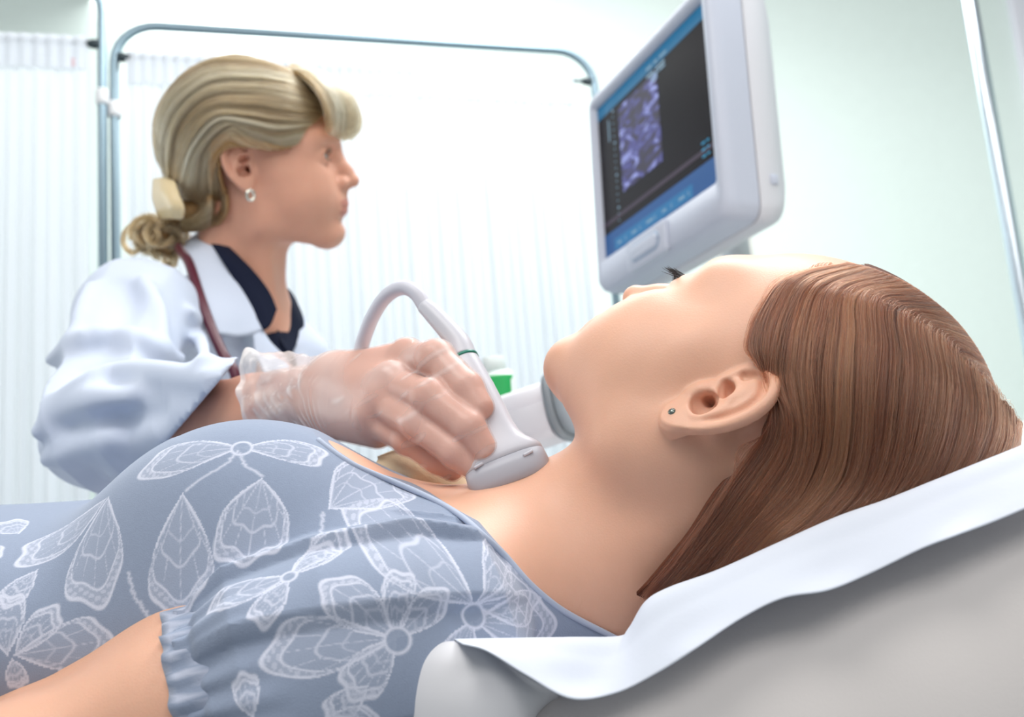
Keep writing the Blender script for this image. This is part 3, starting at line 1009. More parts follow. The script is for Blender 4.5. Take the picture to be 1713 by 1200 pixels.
# ---- stud earring
GEM = mat('stud_crystal', srgb(120, 128, 122), 0.15, metal=0.6, spec=0.8)
sp = ear_loc(6.6, 13.6, 4.0)
eo = ear_loc(6.6, 13.6, 5.0) - sp; eo = nrm(eo)
tube('ear_stud', [wld(sp - eo * 1.5), wld(sp), wld(sp + eo * 1.2), wld(sp + eo * 1.9)], [0.0021, 0.0021, 0.0020, 0.0011], GEM, patient, 9)

# ---- lashes and brow
def face_hair(person, T, LASH, BROW, lash_len=1.0, n_br=260, curl=0.55, rad=0.00022):
    for nm, kind in (('upper_lashes', 0), ('lower_lashes', 1)):
        st = []
        for s in (1, -1):
            for i in range(90 if kind == 0 else 40):
                t = rng.uniform(-1, 1)
                y0 = 31 * s + 11.5 * t
                z0 = 12.5 + (4.6 if kind == 0 else -4.4) * math.sqrt(max(0, 1 - (t * .98) ** 2))
                x0 = 73 + math.sqrt(max(1, 14.6 ** 2 - (11.5 * t) ** 2 - (z0 - 12) ** 2)) - 0.4
                Lg = lash_len * (10.5 if kind == 0 else 5) * rng.uniform(.75, 1.1)
                up = 1 if kind == 0 else -1
                q = np.linspace(0, 1, 6)
                st.append(np.stack([x0 + Lg * q * (1 - .25 * q), y0 + 5.0 * t * q + rng.normal(0, .9) * q, z0 + up * (Lg * (.18 if curl > .3 else -.75) * q + Lg * curl * q * q) - 0.8 * up * q + rng.normal(0, .8) * q], 1))
        st = np.array(st)
        hair_obj(nm, T(st), rad if kind == 0 else 0.00012, LASH, person, 0.2, rng.uniform(0, 1, len(st)))
    st = []
    for s in (1, -1):
        for i in range(n_br):
            t = rng.uniform(0, 1); r = rng.normal(0, 1)
            y0 = (12 + 38 * t) * s; z0 = 31 + 8 * math.sin(t * 2.4) - 3 + r * 1.6 * (1 - .6 * t); x0 = 92 - 22 * t ** 1.6
            q = np.linspace(0, 1, 5)
            st.append(np.stack([x0 + 1.5 * q - 4 * q * t, y0 + 7 * q * s, z0 + 3.5 * q * (1 - 1.4 * t)], 1))
    st = np.array(st)
    hair_obj('eyebrows', T(st), 0.00014, BROW, person, 0.3, rng.uniform(0, 1, len(st)))

LASH = mat('lash_black', srgb(16, 13, 13), 0.5)
BROW = hair_mat('brow_brown', srgb(84, 58, 42), srgb(96, 66, 48), srgb(110, 76, 54))
face_hair(patient, lambda S_: S_ @ PR.T + PT, LASH, BROW, 1.05, curl=0.22, rad=0.00026)

# ---- shirt: torso shell with a scooped neck and a gathered puff sleeve
SH = SDF()
SH.ops = list(B.ops[:N_TRUNK])
SH.cone(FA, FA + T_up * -250 + T_left * -20 + T_front * -50, 48, 44, k=14)
SH.func(lambda X, Y, Z: np.full(np.broadcast_shapes(X.shape, Y.shape, Z.shape), -2.6), (-900, -900, 0), (900, 900, 2000), op='d')
CUFF = ARM[0] + (ARM[1] - ARM[0]) * 0.98
AD = nrm(ARM[1] - ARM[0])
aN = nrm(np.cross(AD, (0, 0, 1.0))); aB = np.cross(AD, aN)


def sleeve(X, Y, Z):
    a, b, c = X - SJ[0], Y - SJ[1], Z - SJ[2]
    t = a * AD[0] + b * AD[1] + c * AD[2]
    y = a * aN[0] + b * aN[1] + c * aN[2]; z = a * aB[0] + b * aB[1] + c * aB[2]
    L = np.linalg.norm(CUFF - SJ)
    r = np.sqrt(y * y + z * z); ph = np.arctan2(z, y)
    R = np.interp(t.ravel() if False else t, [-60, -40, -10, L * .35, L * .75, L * .9, L * .93, L], [8, 46, 60, 64, 61, 52, 47.5, 46.5])
    w = np.clip((t + 58) / 30, 0, 1)
    g = np.clip(t / L, 0, 1)
    x = (5.5 * ph + 1.1 * np.sin(2 * ph + 1) + 0.010 * t) / np.pi
    x = x - np.floor(x)
    saw = np.where(x < 0.86, x / 0.86, (1 - x) / 0.14)          # laid pleats: slow rise, steep drop
    fold = 9.5 * (saw - .55) * (0.55 + 0.6 * np.abs(g - .42)) + 1.8 * np.sin(27 * ph + t * .03) * np.clip((g - .55) / .45, 0, 1)
    d = r - R - fold * w
    return np.maximum(d * 0.85, t - L)


SH.func(sleeve, np.minimum(SJ, CUFF) - 90, np.maximum(SJ, CUFF) + 90, k=1.5)


def wrinkle(X, Y, Z):
    # soft drag folds across the front
    return 1.3 * np.sin((X * 0.08 + Y * 0.11 + Z * 0.05)) * np.exp(-((X + 120) / 120) ** 2)


NLO = P(870, 900, 0.587)


CUT_F = [-120, -60, -44.5, -32, -15.7, -1.4, 15, 29.5, 45, 56, 66, 80]
CUT_U = [100, 64, 44, 25, 9.5, -1, -16, -44, -76, -91, -103, -118]


def neck_cut(F, X, Y, Z):
    a, b, c = X - NLO[0], Y - NLO[1], Z - NLO[2]
    up = a * T_up[0] + b * T_up[1] + c * T_up[2]
    fr = a * T_front[0] + b * T_front[1] + c * T_front[2]
    cut = np.interp(fr, CUT_F, CUT_U)
    g = (up - cut) * 0.6
    return np.maximum(F, g)


lo = np.array([-640, -330, 380]); hi = np.array([120, 60, 800])
V, Q = SH.mesh(lo, hi, 4.5, [(np.array([-300, -155, 420]), np.array([60, 0, 585]), 1.5)], post=neck_cut)
SHIRT = mat('shirt_jersey', srgb(142, 154, 176), 0.85, spec=0.15, sheen=0.25, bump=0.15, bump_scale=1400, noise=0.05, noise_scale=400)
mask_mix(SHIRT, 'print', srgb(206, 210, 226))

# finer cloth mesh where the print is seen
_n = np.cross(V[Q[:, 2]] - V[Q[:, 0]], V[Q[:, 3]] - V[Q[:, 1]]); _c = V[Q].mean(1)
_sel = ((_n * _c).sum(1) > 0) & (_c[:, 0] > -305) & (_c[:, 2] < 640)


def subdiv(V, Q):
    E = np.sort(np.concatenate([Q[:, [0, 1]], Q[:, [1, 2]], Q[:, [2, 3]], Q[:, [3, 0]]]), 1)
    U, iv = np.unique(E[:, 0] * (len(V) + 1) + E[:, 1], return_inverse=True)
    em = (V[U // (len(V) + 1)] + V[U % (len(V) + 1)]) / 2
    n = len(Q); e = iv.reshape(4, n) + len(V); f = np.arange(n) + len(V) + len(em)
    V2 = np.vstack([V, em, V[Q].mean(1)])
    Q2 = np.vstack([np.stack([Q[:, 0], e[0], f, e[3]], 1), np.stack([Q[:, 1], e[1], f, e[0]], 1), np.stack([Q[:, 2], e[2], f, e[1]], 1), np.stack([Q[:, 3], e[3], f, e[2]], 1)])
    return V2, Q2


V, Q = join([crop(V, Q, ~_sel), subdiv(*crop(V, Q, _sel))])
# printed lace wings, each laid out on the cloth round its own anchor
me_n = np.zeros_like(V)
fn = np.cross(V[Q[:, 2]] - V[Q[:, 0]], V[Q[:, 3]] - V[Q[:, 1]])
for k_ in range(4): np.add.at(me_n, Q[:, k_], fn)
me_n /= -np.linalg.norm(me_n, axis=1)[:, None] + 1e-9
ppx = np.stack([W_IMG / 2 + FPX * V[:, 0] / V[:, 2], H_IMG / 2 - FPX * V[:, 1] / V[:, 2]], 1)
facing = (me_n * V).sum(1) < 0
ink = np.zeros(len(V))


def anchor(px, py):
    d = np.hypot(ppx[:, 0] - px, ppx[:, 1] - py)
    near = np.where(facing & (d < 14))[0]
    if len(near) == 0: near = np.array([np.argmin(d + (~facing) * 1e4)])
    return near[np.argmin(V[near, 2])]


def ln(x, w, s=0.5):
    return np.clip((w + s - np.abs(x)) / (2 * s), 0, 1)


def wing(bx, by, tx, ty, spread=0.55, style=0):
    spread *= 1.18
    ib, it = anchor(bx, by), anchor(tx, ty)
    o = V[ib]; L = np.linalg.norm(V[it] - o)
    n = nrm(me_n[ib] + me_n[it]); d = V[it] - o; d = nrm(d - n * (d @ n)); e_ = np.cross(n, d)
    rel = V - o
    near = (np.linalg.norm(rel, axis=1) < L * 1.5) & ((me_n @ n) > 0.1)
    r3 = rel[near]; u = r3 @ d; v = r3 @ e_
    rr = np.hypot(u, v) + 1e-6; th = np.arctan2(v, u)
    t = th / spread
    R = L * np.clip(1 - 0.62 * np.abs(t) ** 2.6, 0.0, 1) * (1 + 0.045 * np.cos(th * 17 + style))
    R = np.where(np.abs(t) < 1.12, R, 1e-3)
    f = rr / np.maximum(R, 1e-3); mm = np.maximum(R, 5)
    val = ln((f - 1.0) * mm, 1.15)
    val = np.maximum(val, ln((f - 0.86) * mm, 0.75))
    val = np.maximum(val, 0.75 * ln((f - 0.60) * mm, 0.85) * (rr > 6))
    val = np.maximum(val, 0.55 * ln((f - 0.40) * mm, 0.7) * (rr > 6))
    band = (f > .86) & (f < 1)
    val = np.maximum(val, band * (0.30 + 0.35 * (np.sin(th * L * 0.9) * np.sin(rr * 1.5) > 0.1)))
    inn = (f > .60) & (f < .86)
    val = np.maximum(val, inn * 0.75 * ln(np.sin(th * (16 + 5 * style)) * rr * 0.06, 0.22, 0.2))
    val = np.maximum(val, (f < .60) * 0.7 * ln(np.sin(th * (9 + 2 * style)) * rr * 0.11, 0.3, 0.25))
    val = np.maximum(val, (f < .86) * 0.16)
    edge = (np.abs(t) < 1.12) & (f < 1.1)
    val = np.maximum(val, edge * ln((np.abs(th) - spread * .98) * rr, 0.8))
    val *= (f < 1.12)
    idx = np.where(near)[0]
    ink[idx] = np.maximum(ink[idx], val)


def disc(px, py, r=3.4):
    i = anchor(px, py); d = np.linalg.norm(V - V[i], axis=1)
    ink[d < r] *= 0.1
    np.maximum(ink, ln(d - r, 0.7), out=ink)


def vine(pts):
    q = catmull(np.array(pts, float), 40)
    pp = np.array([V[anchor(*p)] for p in q])
    for a, b in zip(pp[:-1], pp[1:]):
        c = (a + b) / 2
        near = np.where(np.abs(V - c).max(1) < 8)[0]
        w = b - a; t = np.clip(((V[near] - a) @ w) / (w @ w + 1e-9), 0, 1)
        d = np.linalg.norm(V[near] - a - t[:, None] * w, axis=1)
        ink[near] = np.maximum(ink[near], 0.8 * ln(d, 0.6))


for i_, w_ in enumerate([
        (301, 812, 288, 1015, .42), (171, 822, 150, 1000, .42), (170, 822, 30, 920, .42), (442, 788, 402, 925, .62),
        (404, 737, 232, 776, .38), (404, 737, 548, 752, .36), (552, 838, 668, 792, .60),
        (803, 1021, 640, 866, .42), (803, 1021, 842, 915, .36), (803, 1021, 905, 985, .40), (803, 1030, 930, 1060, .5), (800, 1030, 760, 1130, .5),
        (668, 1056, 545, 965, .42), (668, 1056, 440, 1085, .36), (668, 1056, 672, 948, .42), (668, 1056, 752, 985, .42), (668, 1056, 590, 1150, .5),
        (482, 950, 556, 905, .55), (482, 950, 345, 1010, .40), (482, 950, 570, 872, .36), (482, 955, 440, 1030, .45),
        (30, 1085, 172, 1062, .42), (30, 1085, 90, 1008, .45), (20, 1085, 8, 985, .5), (25, 1090, 40, 1160, .6),
        (620, 1135, 560, 1195, .5), (560, 1190, 640, 1210, .5), (420, 1190, 400, 1120, .5), (60, 940, 5, 1000, .5), (30, 880, 5, 860, .6),
        (100, 1120, 170, 1160, .5), (-60, 900, -10, 920, .5)]):
    wing(*w_, style=i_ % 3)
for c_ in ((404, 737, 5.0), (803, 1023, 5.5), (668, 1058, 5.5), (482, 952, 3.5)): disc(*c_)
vine([(402, 742), (372, 765), (330, 790), (308, 808)])
vine([(404, 745), (412, 765), (430, 775), (442, 784)])
vine([(206, 948), (220, 990), (246, 1028)])
vine([(545, 845), (540, 870), (520, 900)])
# stitched trim along the neckline
_a = V - NLO
_up, _fr, _l = _a @ T_up, _a @ T_front, _a @ T_left
_g = np.abs(_up - np.interp(_fr, CUT_F, CUT_U)) < 1.3
trim_pts = []
for f0 in np.arange(-52, 68, 4.0):
    c = np.where(_g & facing & (np.abs(_fr - f0) < 2.5) & (_l > -10))[0]
    if len(c): trim_pts.append(V[c[np.argsort(V[c, 2])[:6]]].mean(0))
trim_pts = np.array(trim_pts)
for _ in range(3): trim_pts[1:-1] = (trim_pts[:-2] + 2 * trim_pts[1:-1] + trim_pts[2:]) / 4
tube('neckline_trim', wld(catmull(trim_pts, 90)), 0.0016, mat('trim_pale_blue', srgb(176, 186, 206), 0.85), patient, 8)
shirt = mesh_obj('shirt', wld(V), Q, SHIRT, patient)
attr(shirt, 'print', np.clip(ink, 0, 1))
shirt['label'] = 'blue grey jersey shirt printed with white lace wings'

# cuff band with a frilled edge
a = np.linspace(0, 2 * np.pi, 160, endpoint=False)
G = []
L_ = np.linalg.norm(CUFF - SJ)
for tt, R_, fr in ((L_ - 15, 46.6, .5), (L_ - 13, 48.6, .8), (L_ - 4, 48.4, .9), (L_ + 1, 48.2, 1.2), (L_ + 5, 47.6, 1.8), (L_ + 5, 46.4, 1.8), (L_ - 2, 45.0, 1.0), (L_ - 10, 44.5, .5)):
    rr = R_ + fr * (np.sin(a * 27) + .6 * np.sin(a * 11 + 1))
    G.append(SJ + AD * (tt + 0.6 * np.sin(a * 17))[:, None] + aN * (np.cos(a) * rr)[:, None] + aB * (np.sin(a) * rr)[:, None])
cuff = loft(G, 'sleeve_cuff', SHIRT, patient, wld, (False, False))
attr(cuff, 'print', 0.55 * (np.sin(np.tile(a, 8) * 31) * np.sin(np.repeat(np.arange(8), 160) * 1.7) > 0.2))

# ---- long auburn hair: strands run from the parting over the head and down onto the sheet
HAIR_A = hair_mat('auburn_hair', srgb(48, 22, 14), srgb(96, 52, 35), srgb(150, 92, 62), 0.30)
CAP_A = mat('auburn_hair_base', srgb(96, 54, 37), 0.6, spec=0.2, bump=0.3, bump_scale=500)
rowsH = [  # each row: one lock from root to end (px, py, depth)
    [(1372, 446, .600), (1318, 470, .565), (1272, 520, .535), (1250, 580, .513), (1268, 612, .500), (1290, 660, .492), (1274, 728, .486), (1208, 815, .480), (1138, 915, .487), (1066, 1000, .500)],
    [(1384, 437, .605), (1345, 475, .560), (1310, 530, .522), (1298, 590, .500), (1308, 640, .488), (1326, 690, .480), (1318, 760, .474), (1262, 850, .472), (1180, 945, .478), (1096, 1015, .488)],
    [(1405, 432, .605), (1390, 490, .548), (1370, 550, .512), (1362, 620, .490), (1366, 690, .478), (1362, 760, .470), (1335, 830, .467), (1270, 900, .468), (1200, 970, .473), (1120, 1030, .480)],
    [(1440, 440, .602), (1446, 500, .545), (1440, 570, .508), (1434, 650, .485), (1430, 730, .472), (1415, 800, .464), (1370, 860, .462), (1300, 915, .464), (1225, 975, .470), (1150, 1030, .478)],
    [(1490, 462, .595), (1512, 530, .540), (1516, 610, .505), (1510, 690, .483), (1496, 765, .470), (1468, 825, .462), (1420, 875, .460), (1350, 925, .464), (1275, 975, .470), (1200, 1020, .478)],
    [(1545, 498, .585), (1576, 575, .538), (1584, 650, .507), (1576, 720, .486), (1556, 780, .472), (1522, 830, .464), (1470, 875, .462), (1400, 920, .466), (1330, 965, .472), (1255, 1010, .48)],
    [(1600, 552, .572), (1632, 630, .535), (1636, 695, .510), (1624, 750, .490), (1600, 795, .476), (1562, 835, .468), (1512, 875, .466), (1445, 918, .470), (1380, 958, .476), (1310, 1000, .484)],
    [(1640, 608, .558), (1668, 672, .532), (1668, 725, .512), (1652, 768, .496), (1625, 805, .484), (1588, 838, .476), (1540, 875, .474), (1480, 915, .478), (1420, 950, .484), (1350, 995, .492)],
    [(1668, 655, .55), (1686, 700, .535), (1684, 742, .522), (1668, 780, .508), (1640, 815, .498), (1602, 850, .492), (1555, 885, .49), (1500, 920, .492), (1440, 960, .498), (1370, 1000, .505)],
    [(1660, 660, .58), (1684, 705, .575), (1682, 750, .565), (1665, 790, .555), (1640, 830, .545), (1600, 865, .54), (1555, 900, .535), (1500, 935, .535), (1440, 970, .535), (1370, 1010, .535)],
]
ctrl = [[P(*q) for q in r] for r in rowsH]
# roots sit on the parting, along the middle of the skull
for r_, an in zip(ctrl, (40, 43, 51, 64, 80, 94, 108, 122, 136, 150)):
    an = math.radians(an)
    r_[0] = TP((-9 + 94 * math.cos(an), 1.0, 43 + 85 * math.sin(an)))
for i_, r_ in enumerate(ctrl):
    f_ = min(1.0, i_ / 4)
    r_[-2] = r_[-2] * (1 + .05 * f_); r_[-1] = r_[-1] * (1 + .12 * f_)
NU, NV = 160, 44
HG = surf(ctrl, NU, NV)


def over_skull(G, R, T0, c, r):
    """lift points that would lie inside the scalp onto its near side (ray - ellipsoid)"""
    d = G / np.linalg.norm(G, axis=-1)[..., None]
    o = (-(T0 + R @ np.array(c, float))) @ R / r
    dl = (d @ R) / r
    a_ = (dl ** 2).sum(-1); b_ = (dl * o).sum(-1); c_ = (o ** 2).sum(-1) - 1
    disc_ = b_ ** 2 - a_ * c_
    hit = np.where(disc_ > 0, (-b_ - np.sqrt(np.maximum(disc_, 0))) / a_, 1e9)
    dist = np.linalg.norm(G, axis=-1)
    return d * np.minimum(dist, hit)[..., None]


_px = W_IMG / 2 + FPX * HG[..., 0] / HG[..., 2]; _py = H_IMG / 2 - FPX * HG[..., 1] / HG[..., 2]
_rp = np.array(ridge, float)
_dip = _py - np.interp(_px, _rp[:, 0], _rp[:, 1])
HG0 = HG.copy()
HG = over_skull(HG, PR, PT, (-9, 0, 43), np.array([95, 79, 86.0]))
_zz = HG[..., 2].copy(); _lim = _zz.copy()
for _ in range(14):
    _zz[1:-1, 1:-1] = (_zz[1:-1, 1:-1] * 2 + _zz[2:, 1:-1] + _zz[:-2, 1:-1] + _zz[1:-1, 2:] + _zz[1:-1, :-2]) / 6
HG = HG * (np.minimum(_zz, _lim + 1.0) / HG[..., 2])[..., None]
# the hair is tucked behind the ear
_px = W_IMG / 2 + FPX * HG[..., 0] / HG[..., 2]; _py = H_IMG / 2 - FPX * HG[..., 1] / HG[..., 2]
HG = HG * (1 + 8.0 * np.exp(-(((_px - 1283) / 34) ** 2 + ((_py - 660) / 48) ** 2)) / HG[..., 2])[..., None]
# past the crest of the paper the hair sinks into the hollow behind it
_z = np.where(_dip > 4, np.maximum(HG[..., 2], 466 + 1.0 * _dip), HG[..., 2])
HG = HG * (_z / HG[..., 2])[..., None]
hn = np.cross(np.gradient(HG, axis=0), np.gradient(HG, axis=1)); hn /= np.linalg.norm(hn, axis=2)[..., None] + 1e-9
if (hn[80, 20] * HG[80, 20]).sum() > 0: hn = -hn


def strands_on(G, N, n_strands, layers, clump, wav, rg, u_rng=(0, 1), v_end=(0.9, 1.0), spread=1.0):
    nu, nv = G.shape[:2]
    u = rg.uniform(u_rng[0], u_rng[1], n_strands)
    cl = rg.uniform(0, 1, 70); cid = np.argmin(np.abs(u[:, None] - cl[None]), 1)
    t = np.linspace(0, 1, nv)
    ve = rg.uniform(*v_end, n_strands)
    lay = rg.uniform(layers[0], layers[1], n_strands)
    dev = rg.normal(0, 1, n_strands)
    ph = rg.uniform(0, 6.28, n_strands)
    cph = rg.uniform(0, 6.28, 70)[cid]; camp = rg.normal(0, 1, 70)[cid]
    camp2 = rg.normal(0, 1, 70)[cid]
    out = np.empty((n_strands, nv, 3)); tone = np.clip(rg.normal(.5, .2, n_strands) + 0.17 * camp2, 0, 1)
    for k, tk in enumerate(t):
        uk = u + clump * (cl[cid] - u) * tk + spread * (0.010 * dev * tk + 0.012 * camp * np.sin(2.2 * tk + cph * .3) * tk + 0.004 * np.sin(tk * 9 + ph) * tk)
        uk = np.clip(uk, 0, 1) * (nu - 1)
        vk = np.clip(tk * ve, 0, 1) * (nv - 1)
        i = np.minimum(uk.astype(int), nu - 2); j = np.minimum(vk.astype(int), nv - 2)
        fu = (uk - i)[:, None]; fv = (vk - j)[:, None]
        bl = lambda A: (A[i, j] * (1 - fu) + A[i + 1, j] * fu) * (1 - fv) + (A[i, j + 1] * (1 - fu) + A[i + 1, j + 1] * fu) * fv
        h = lay * min(1, tk * 6 + .1) + wav * (np.sin(tk * 5 + cph) * .6 + camp2 * .8 * np.sin(3.1 * tk)) * min(1, tk * 3)
        out[:, k] = bl(G) + bl(N) * h[:, None]
    return out, tone


rgH = np.random.default_rng(11)
S1, tone1 = strands_on(HG, hn, 19000, (-1.8, 3.0), 0.32, 0.9, rgH, spread=1.6)
# fly-aways
S2, tone2 = strands_on(HG, hn, 900, (1.5, 6.5), 0.0, 1.5, rgH, spread=3.5)
# short wisps along the hairline, combed back into the hair
nW = 1500
vs = rgH.uniform(0.02, 0.52, nW); us = rgH.uniform(0, 0.012, nW); ln_ = rgH.uniform(.10, .34, nW)
S4 = np.empty((nW, NV, 3))
for k, tk in enumerate(np.linspace(0, 1, NV)):
    uk = np.clip(us + ln_ * tk ** 1.15, 0, 1) * (NU - 1); vk = np.clip(vs + (.16 + .1 * ln_) * tk, 0, 1) * (NV - 1)
    i = np.minimum(uk.astype(int), NU - 2); j = np.minimum(vk.astype(int), NV - 2); fu = (uk - i)[:, None]; fv = (vk - j)[:, None]
    bl = lambda A: (A[i, j] * (1 - fu) + A[i + 1, j] * fu) * (1 - fv) + (A[i, j + 1] * (1 - fu) + A[i + 1, j + 1] * fu) * fv
    S4[:, k] = bl(HG) + bl(hn) * (-3.2 + 4.6 * min(1, tk * 2.5) + .6 * np.sin(vs * 90))[:, None]
hair_obj('hairline_wisps', S4, 0.00009, HAIR_A, patient, 0.5, np.clip(rgH.normal(.55, .2, nW), 0, 1))
base = sheet('hair_base', (HG - hn * 3.0)[:, 3:], CAP_A, patient, 0.0025)
hair_obj('hair', np.concatenate([S1]), 0.000125, HAIR_A, patient, 0.6, tone1)
hair_obj('loose_hair', S2, 0.00006, HAIR_A, patient, 0.4, tone2)


def scalp_cap(person, T, R, T0, r, m, front):
    """close-fitting layer of hair over the whole skull behind the hairline"""
    C_ = SDF(); C_.ell(T((-9, 0, 43)), r, R)
    e = np.sqrt(((R * r) ** 2).sum(1)); c = T((-9, 0, 43))
    V, Q = C_.mesh(c - e - 6, c + e + 6, 2.0)
    L = ((V - T0) @ R)[Q].mean(1)
    keep = (L[:, 2] > front[0] * L[:, 0] + front[1]) & (L[:, 1] * front[2] > -200)
    V, Q = crop(V, Q, keep)
    return mesh_obj('scalp_hair', wld(V), Q, m, person)


scalp_cap(patient, TP, PR, PT, np.array([90.5, 74.5, 81.5]), CAP_A, (0.85, 64, 1))
# far side of the parting, falling away from the camera
mn = PR @ np.array([0, 1.0, 0])
HG2 = HG - 2 * ((HG - PT) @ mn)[..., None] * mn
hn2 = hn - 2 * (hn @ mn)[..., None] * mn
S3, tone3 = strands_on(HG2, hn2, 3500, (-1.5, 2.0), 0.45, 0.8, rgH, u_rng=(0, .7), v_end=(.4, .6))
hair_obj('hair', S3, 0.000125, HAIR_A, patient, 0.6, tone3)

# ------------------------------------------------------------------ the examiner
DR = np.array([[0.9959, -0.0475, -0.0764], [0.0815, 0.1188, 0.9896], [0.038, 0.9918, -0.1222]])
u_, s_, v_ = np.linalg.svd(DR); DR = u_ @ v_
DT = np.array([-298.0, 217.0, 1198.0])
TD = lambda c: DR @ np.asarray(c, float) + DT
dfl = wld(P(370, 760, 1.2))
doctor = empty('person', (dfl[0], dfl[1], 0.0), 'blonde woman in a white coat holding an ultrasound probe, looking at the monitor', 'person')
mask_mix(DSKIN, 'lips', srgb(188, 118, 106))

DNB = P(398, 548, 1.225)
DSJ = P(228, 535, 1.06)
DFS = P(455, 575, 1.37)
ELB = P(168, 722, 0.86)
CUFd = P(338, 702, 0.760)
WR = P(556, 662, 0.682)
D = SDF()
head(D, TD, DR)
ear(D, TD, DR, -1, dz=7); ear(D, TD, DR, 1, dz=7)
_, dear = ear(SDF(), TD, DR, -1, dz=7)
D.cone(TD((-20, 0, -34)), DNB, 51, 53, k=22)
D.cone(TD((-8, -42, -24)), P(455, 545, 1.19), 9, 7, k=24)
D.cone(DNB, P(380, 640, 1.21), 60, 80, k=30)
D.cone(DNB, DSJ, 48, 46, k=30); D.cone(DNB, DFS, 48, 46, k=30)
D.cone(P(370, 640, 1.21), P(370, 760, 1.21), 90, 90, k=30)
V1, Q1 = D.mesh((-470, -160, 980), (-150, 345, 1460), 5.0, [((-400, 90, 1100), (-170, 345, 1300), 2.3), (dear[0] - 2, dear[1] + 2, 1.1)])

# right arm and hand
FIN = [  # (knuckle, joint, joint, tip) and radii: index, middle, ring, little
    ([(680, 604, .630), (730, 601, .596), (781, 650, .577), (802, 682, .570)], (11.0, 11.0, 9.4, 8.0)),
    ([(654, 644, .612), (718, 664, .577), (785, 716, .562), (807, 749, .560)], (11.0, 10.4, 9.0, 7.8)),
    ([(638, 675, .608), (698, 709, .579), (762, 758, .564), (794, 783, .562)], (10.2, 9.4, 8.2, 7.0)),
    ([(620, 702, .612), (680, 738, .592), (730, 772, .584), (757, 787, .584)], (9.0, 7.8, 6.7, 6.0))]
THU = [P(600, 660, .675), P(668, 655, .668), P(730, 690, .640), P(775, 720, .618)]


def hand(S, g=0.0, arm=True):
    if arm:
        S.cone(P(228, 545, 1.06), ELB, 36, 33)
        S.cone(ELB, P(300, 716, 0.79), 33, 34, k=18)
        S.cone(P(300, 716, 0.79), P(430, 696, 0.725), 35, 28, k=14)
        S.cone(P(430, 696, 0.725), WR, 28, 22.5, k=12)
    else:
        S.cone(P(470, 684, 0.712), WR, 26 + g, 22.5 + g)
    w2 = WR + np.array([6, 9, -4.0])
    for (pts, rs), wq in zip(FIN, (w2, w2, WR, WR + np.array([2, -8, 0]))):
        S.cone(wq, P(*pts[0]), 17 + g, rs[0] + 1.5 + g, k=12)
    S.cone(WR + np.array([8, 0, -6]), (P(*FIN[1][0][0]) + P(*FIN[2][0][0])) / 2 + np.array([0, 0, 8]), 19 + g, 13 + g, k=10)
    S.cone(P(552, 690, .676), P(632, 722, .618), 15 + g, 10 + g, k=10)
    S.chain(THU, np.array([15, 11.5, 10.2, 8.2]) + g, k=9)
    for pts, rs in FIN:
        q = [P(*p) for p in pts]
        S.cone(q[0], q[1], rs[0] + g, rs[1] - .8 + g, k=3)
        S.ball(q[1], rs[1] + g, k=3)
        S.cone(q[1], q[2], rs[1] - 1.0 + g, rs[2] + g, k=3)
        S.cone(q[2], q[3], rs[2] + g, rs[3] + g, k=2.5)
        S.ball(q[0] + np.array([1, 4, -5.0]), rs[0] - 2 + g, k=6)
    S.ball(P(590, 640, .655), 11 + g, k=10)
    S.cone(P(672, 632, .624), P(712, 640, .610), 11 + g, 8 + g, k=4)
    S.cone(P(655, 670, .612), P(715, 705, .596), 10 + g, 7 + g, k=4)


Hs = SDF(); hand(Hs)
V2, Q2 = Hs.mesh((-460, -130, 540), (-5, 110, 1110), 5.0, [((-165, -95, 548), (-5, 30, 690), 1.15)])
V, Q = join([(V1, Q1), (V2, Q2)])
dbody = mesh_obj('body', wld(V), Q, DSKIN, doctor)
lm = lip_mask((V - DT) @ DR); lm[len(V1):] = 0
attr(dbody, 'lips', lm)
eyes(doctor, TD, DR, 'doctor', IRIS_B)
face_hair(doctor, lambda S_: S_ @ DR.T + DT, hair_mat('lash_brown', srgb(46, 34, 26), srgb(46, 34, 26), srgb(60, 44, 34)),
          hair_mat('brow_blond', srgb(140, 108, 78), srgb(150, 116, 84), srgb(165, 128, 92)), 0.7, 220)

# ---- glove: thin translucent skin with creases, and its loose cuff
GL = bpy.data.materials.new('glove_vinyl'); GL.use_nodes = True
nt = GL.node_tree; b_ = nt.nodes['Principled BSDF']
b_.inputs['Base Color'].default_value = srgb(244, 238, 236); b_.inputs['Roughness'].default_value = 0.24; b_.inputs['Specular IOR Level'].default_value = 0.5
tp_ = nt.nodes.new('ShaderNodeBsdfTransparent'); tp_.inputs[0].default_value = srgb(252, 246, 244)
ms_ = nt.nodes.new('ShaderNodeMixShader')
at_ = nt.nodes.new('ShaderNodeAttribute'); at_.attribute_name = 'crease'
mr_ = nt.nodes.new('ShaderNodeMapRange'); mr_.inputs[3].default_value = 0.24; mr_.inputs[4].default_value = 0.80
nt.links.new(at_.outputs['Fac'], mr_.inputs[0]); nt.links.new(mr_.outputs[0], ms_.inputs[0])
nt.links.new(tp_.outputs[0], ms_.inputs[1]); nt.links.new(b_.outputs[0], ms_.inputs[2])
nt.links.new(ms_.outputs[0], nt.nodes['Material Output'].inputs['Surface'])

GS = SDF(); hand(GS, 0.9, arm=False)


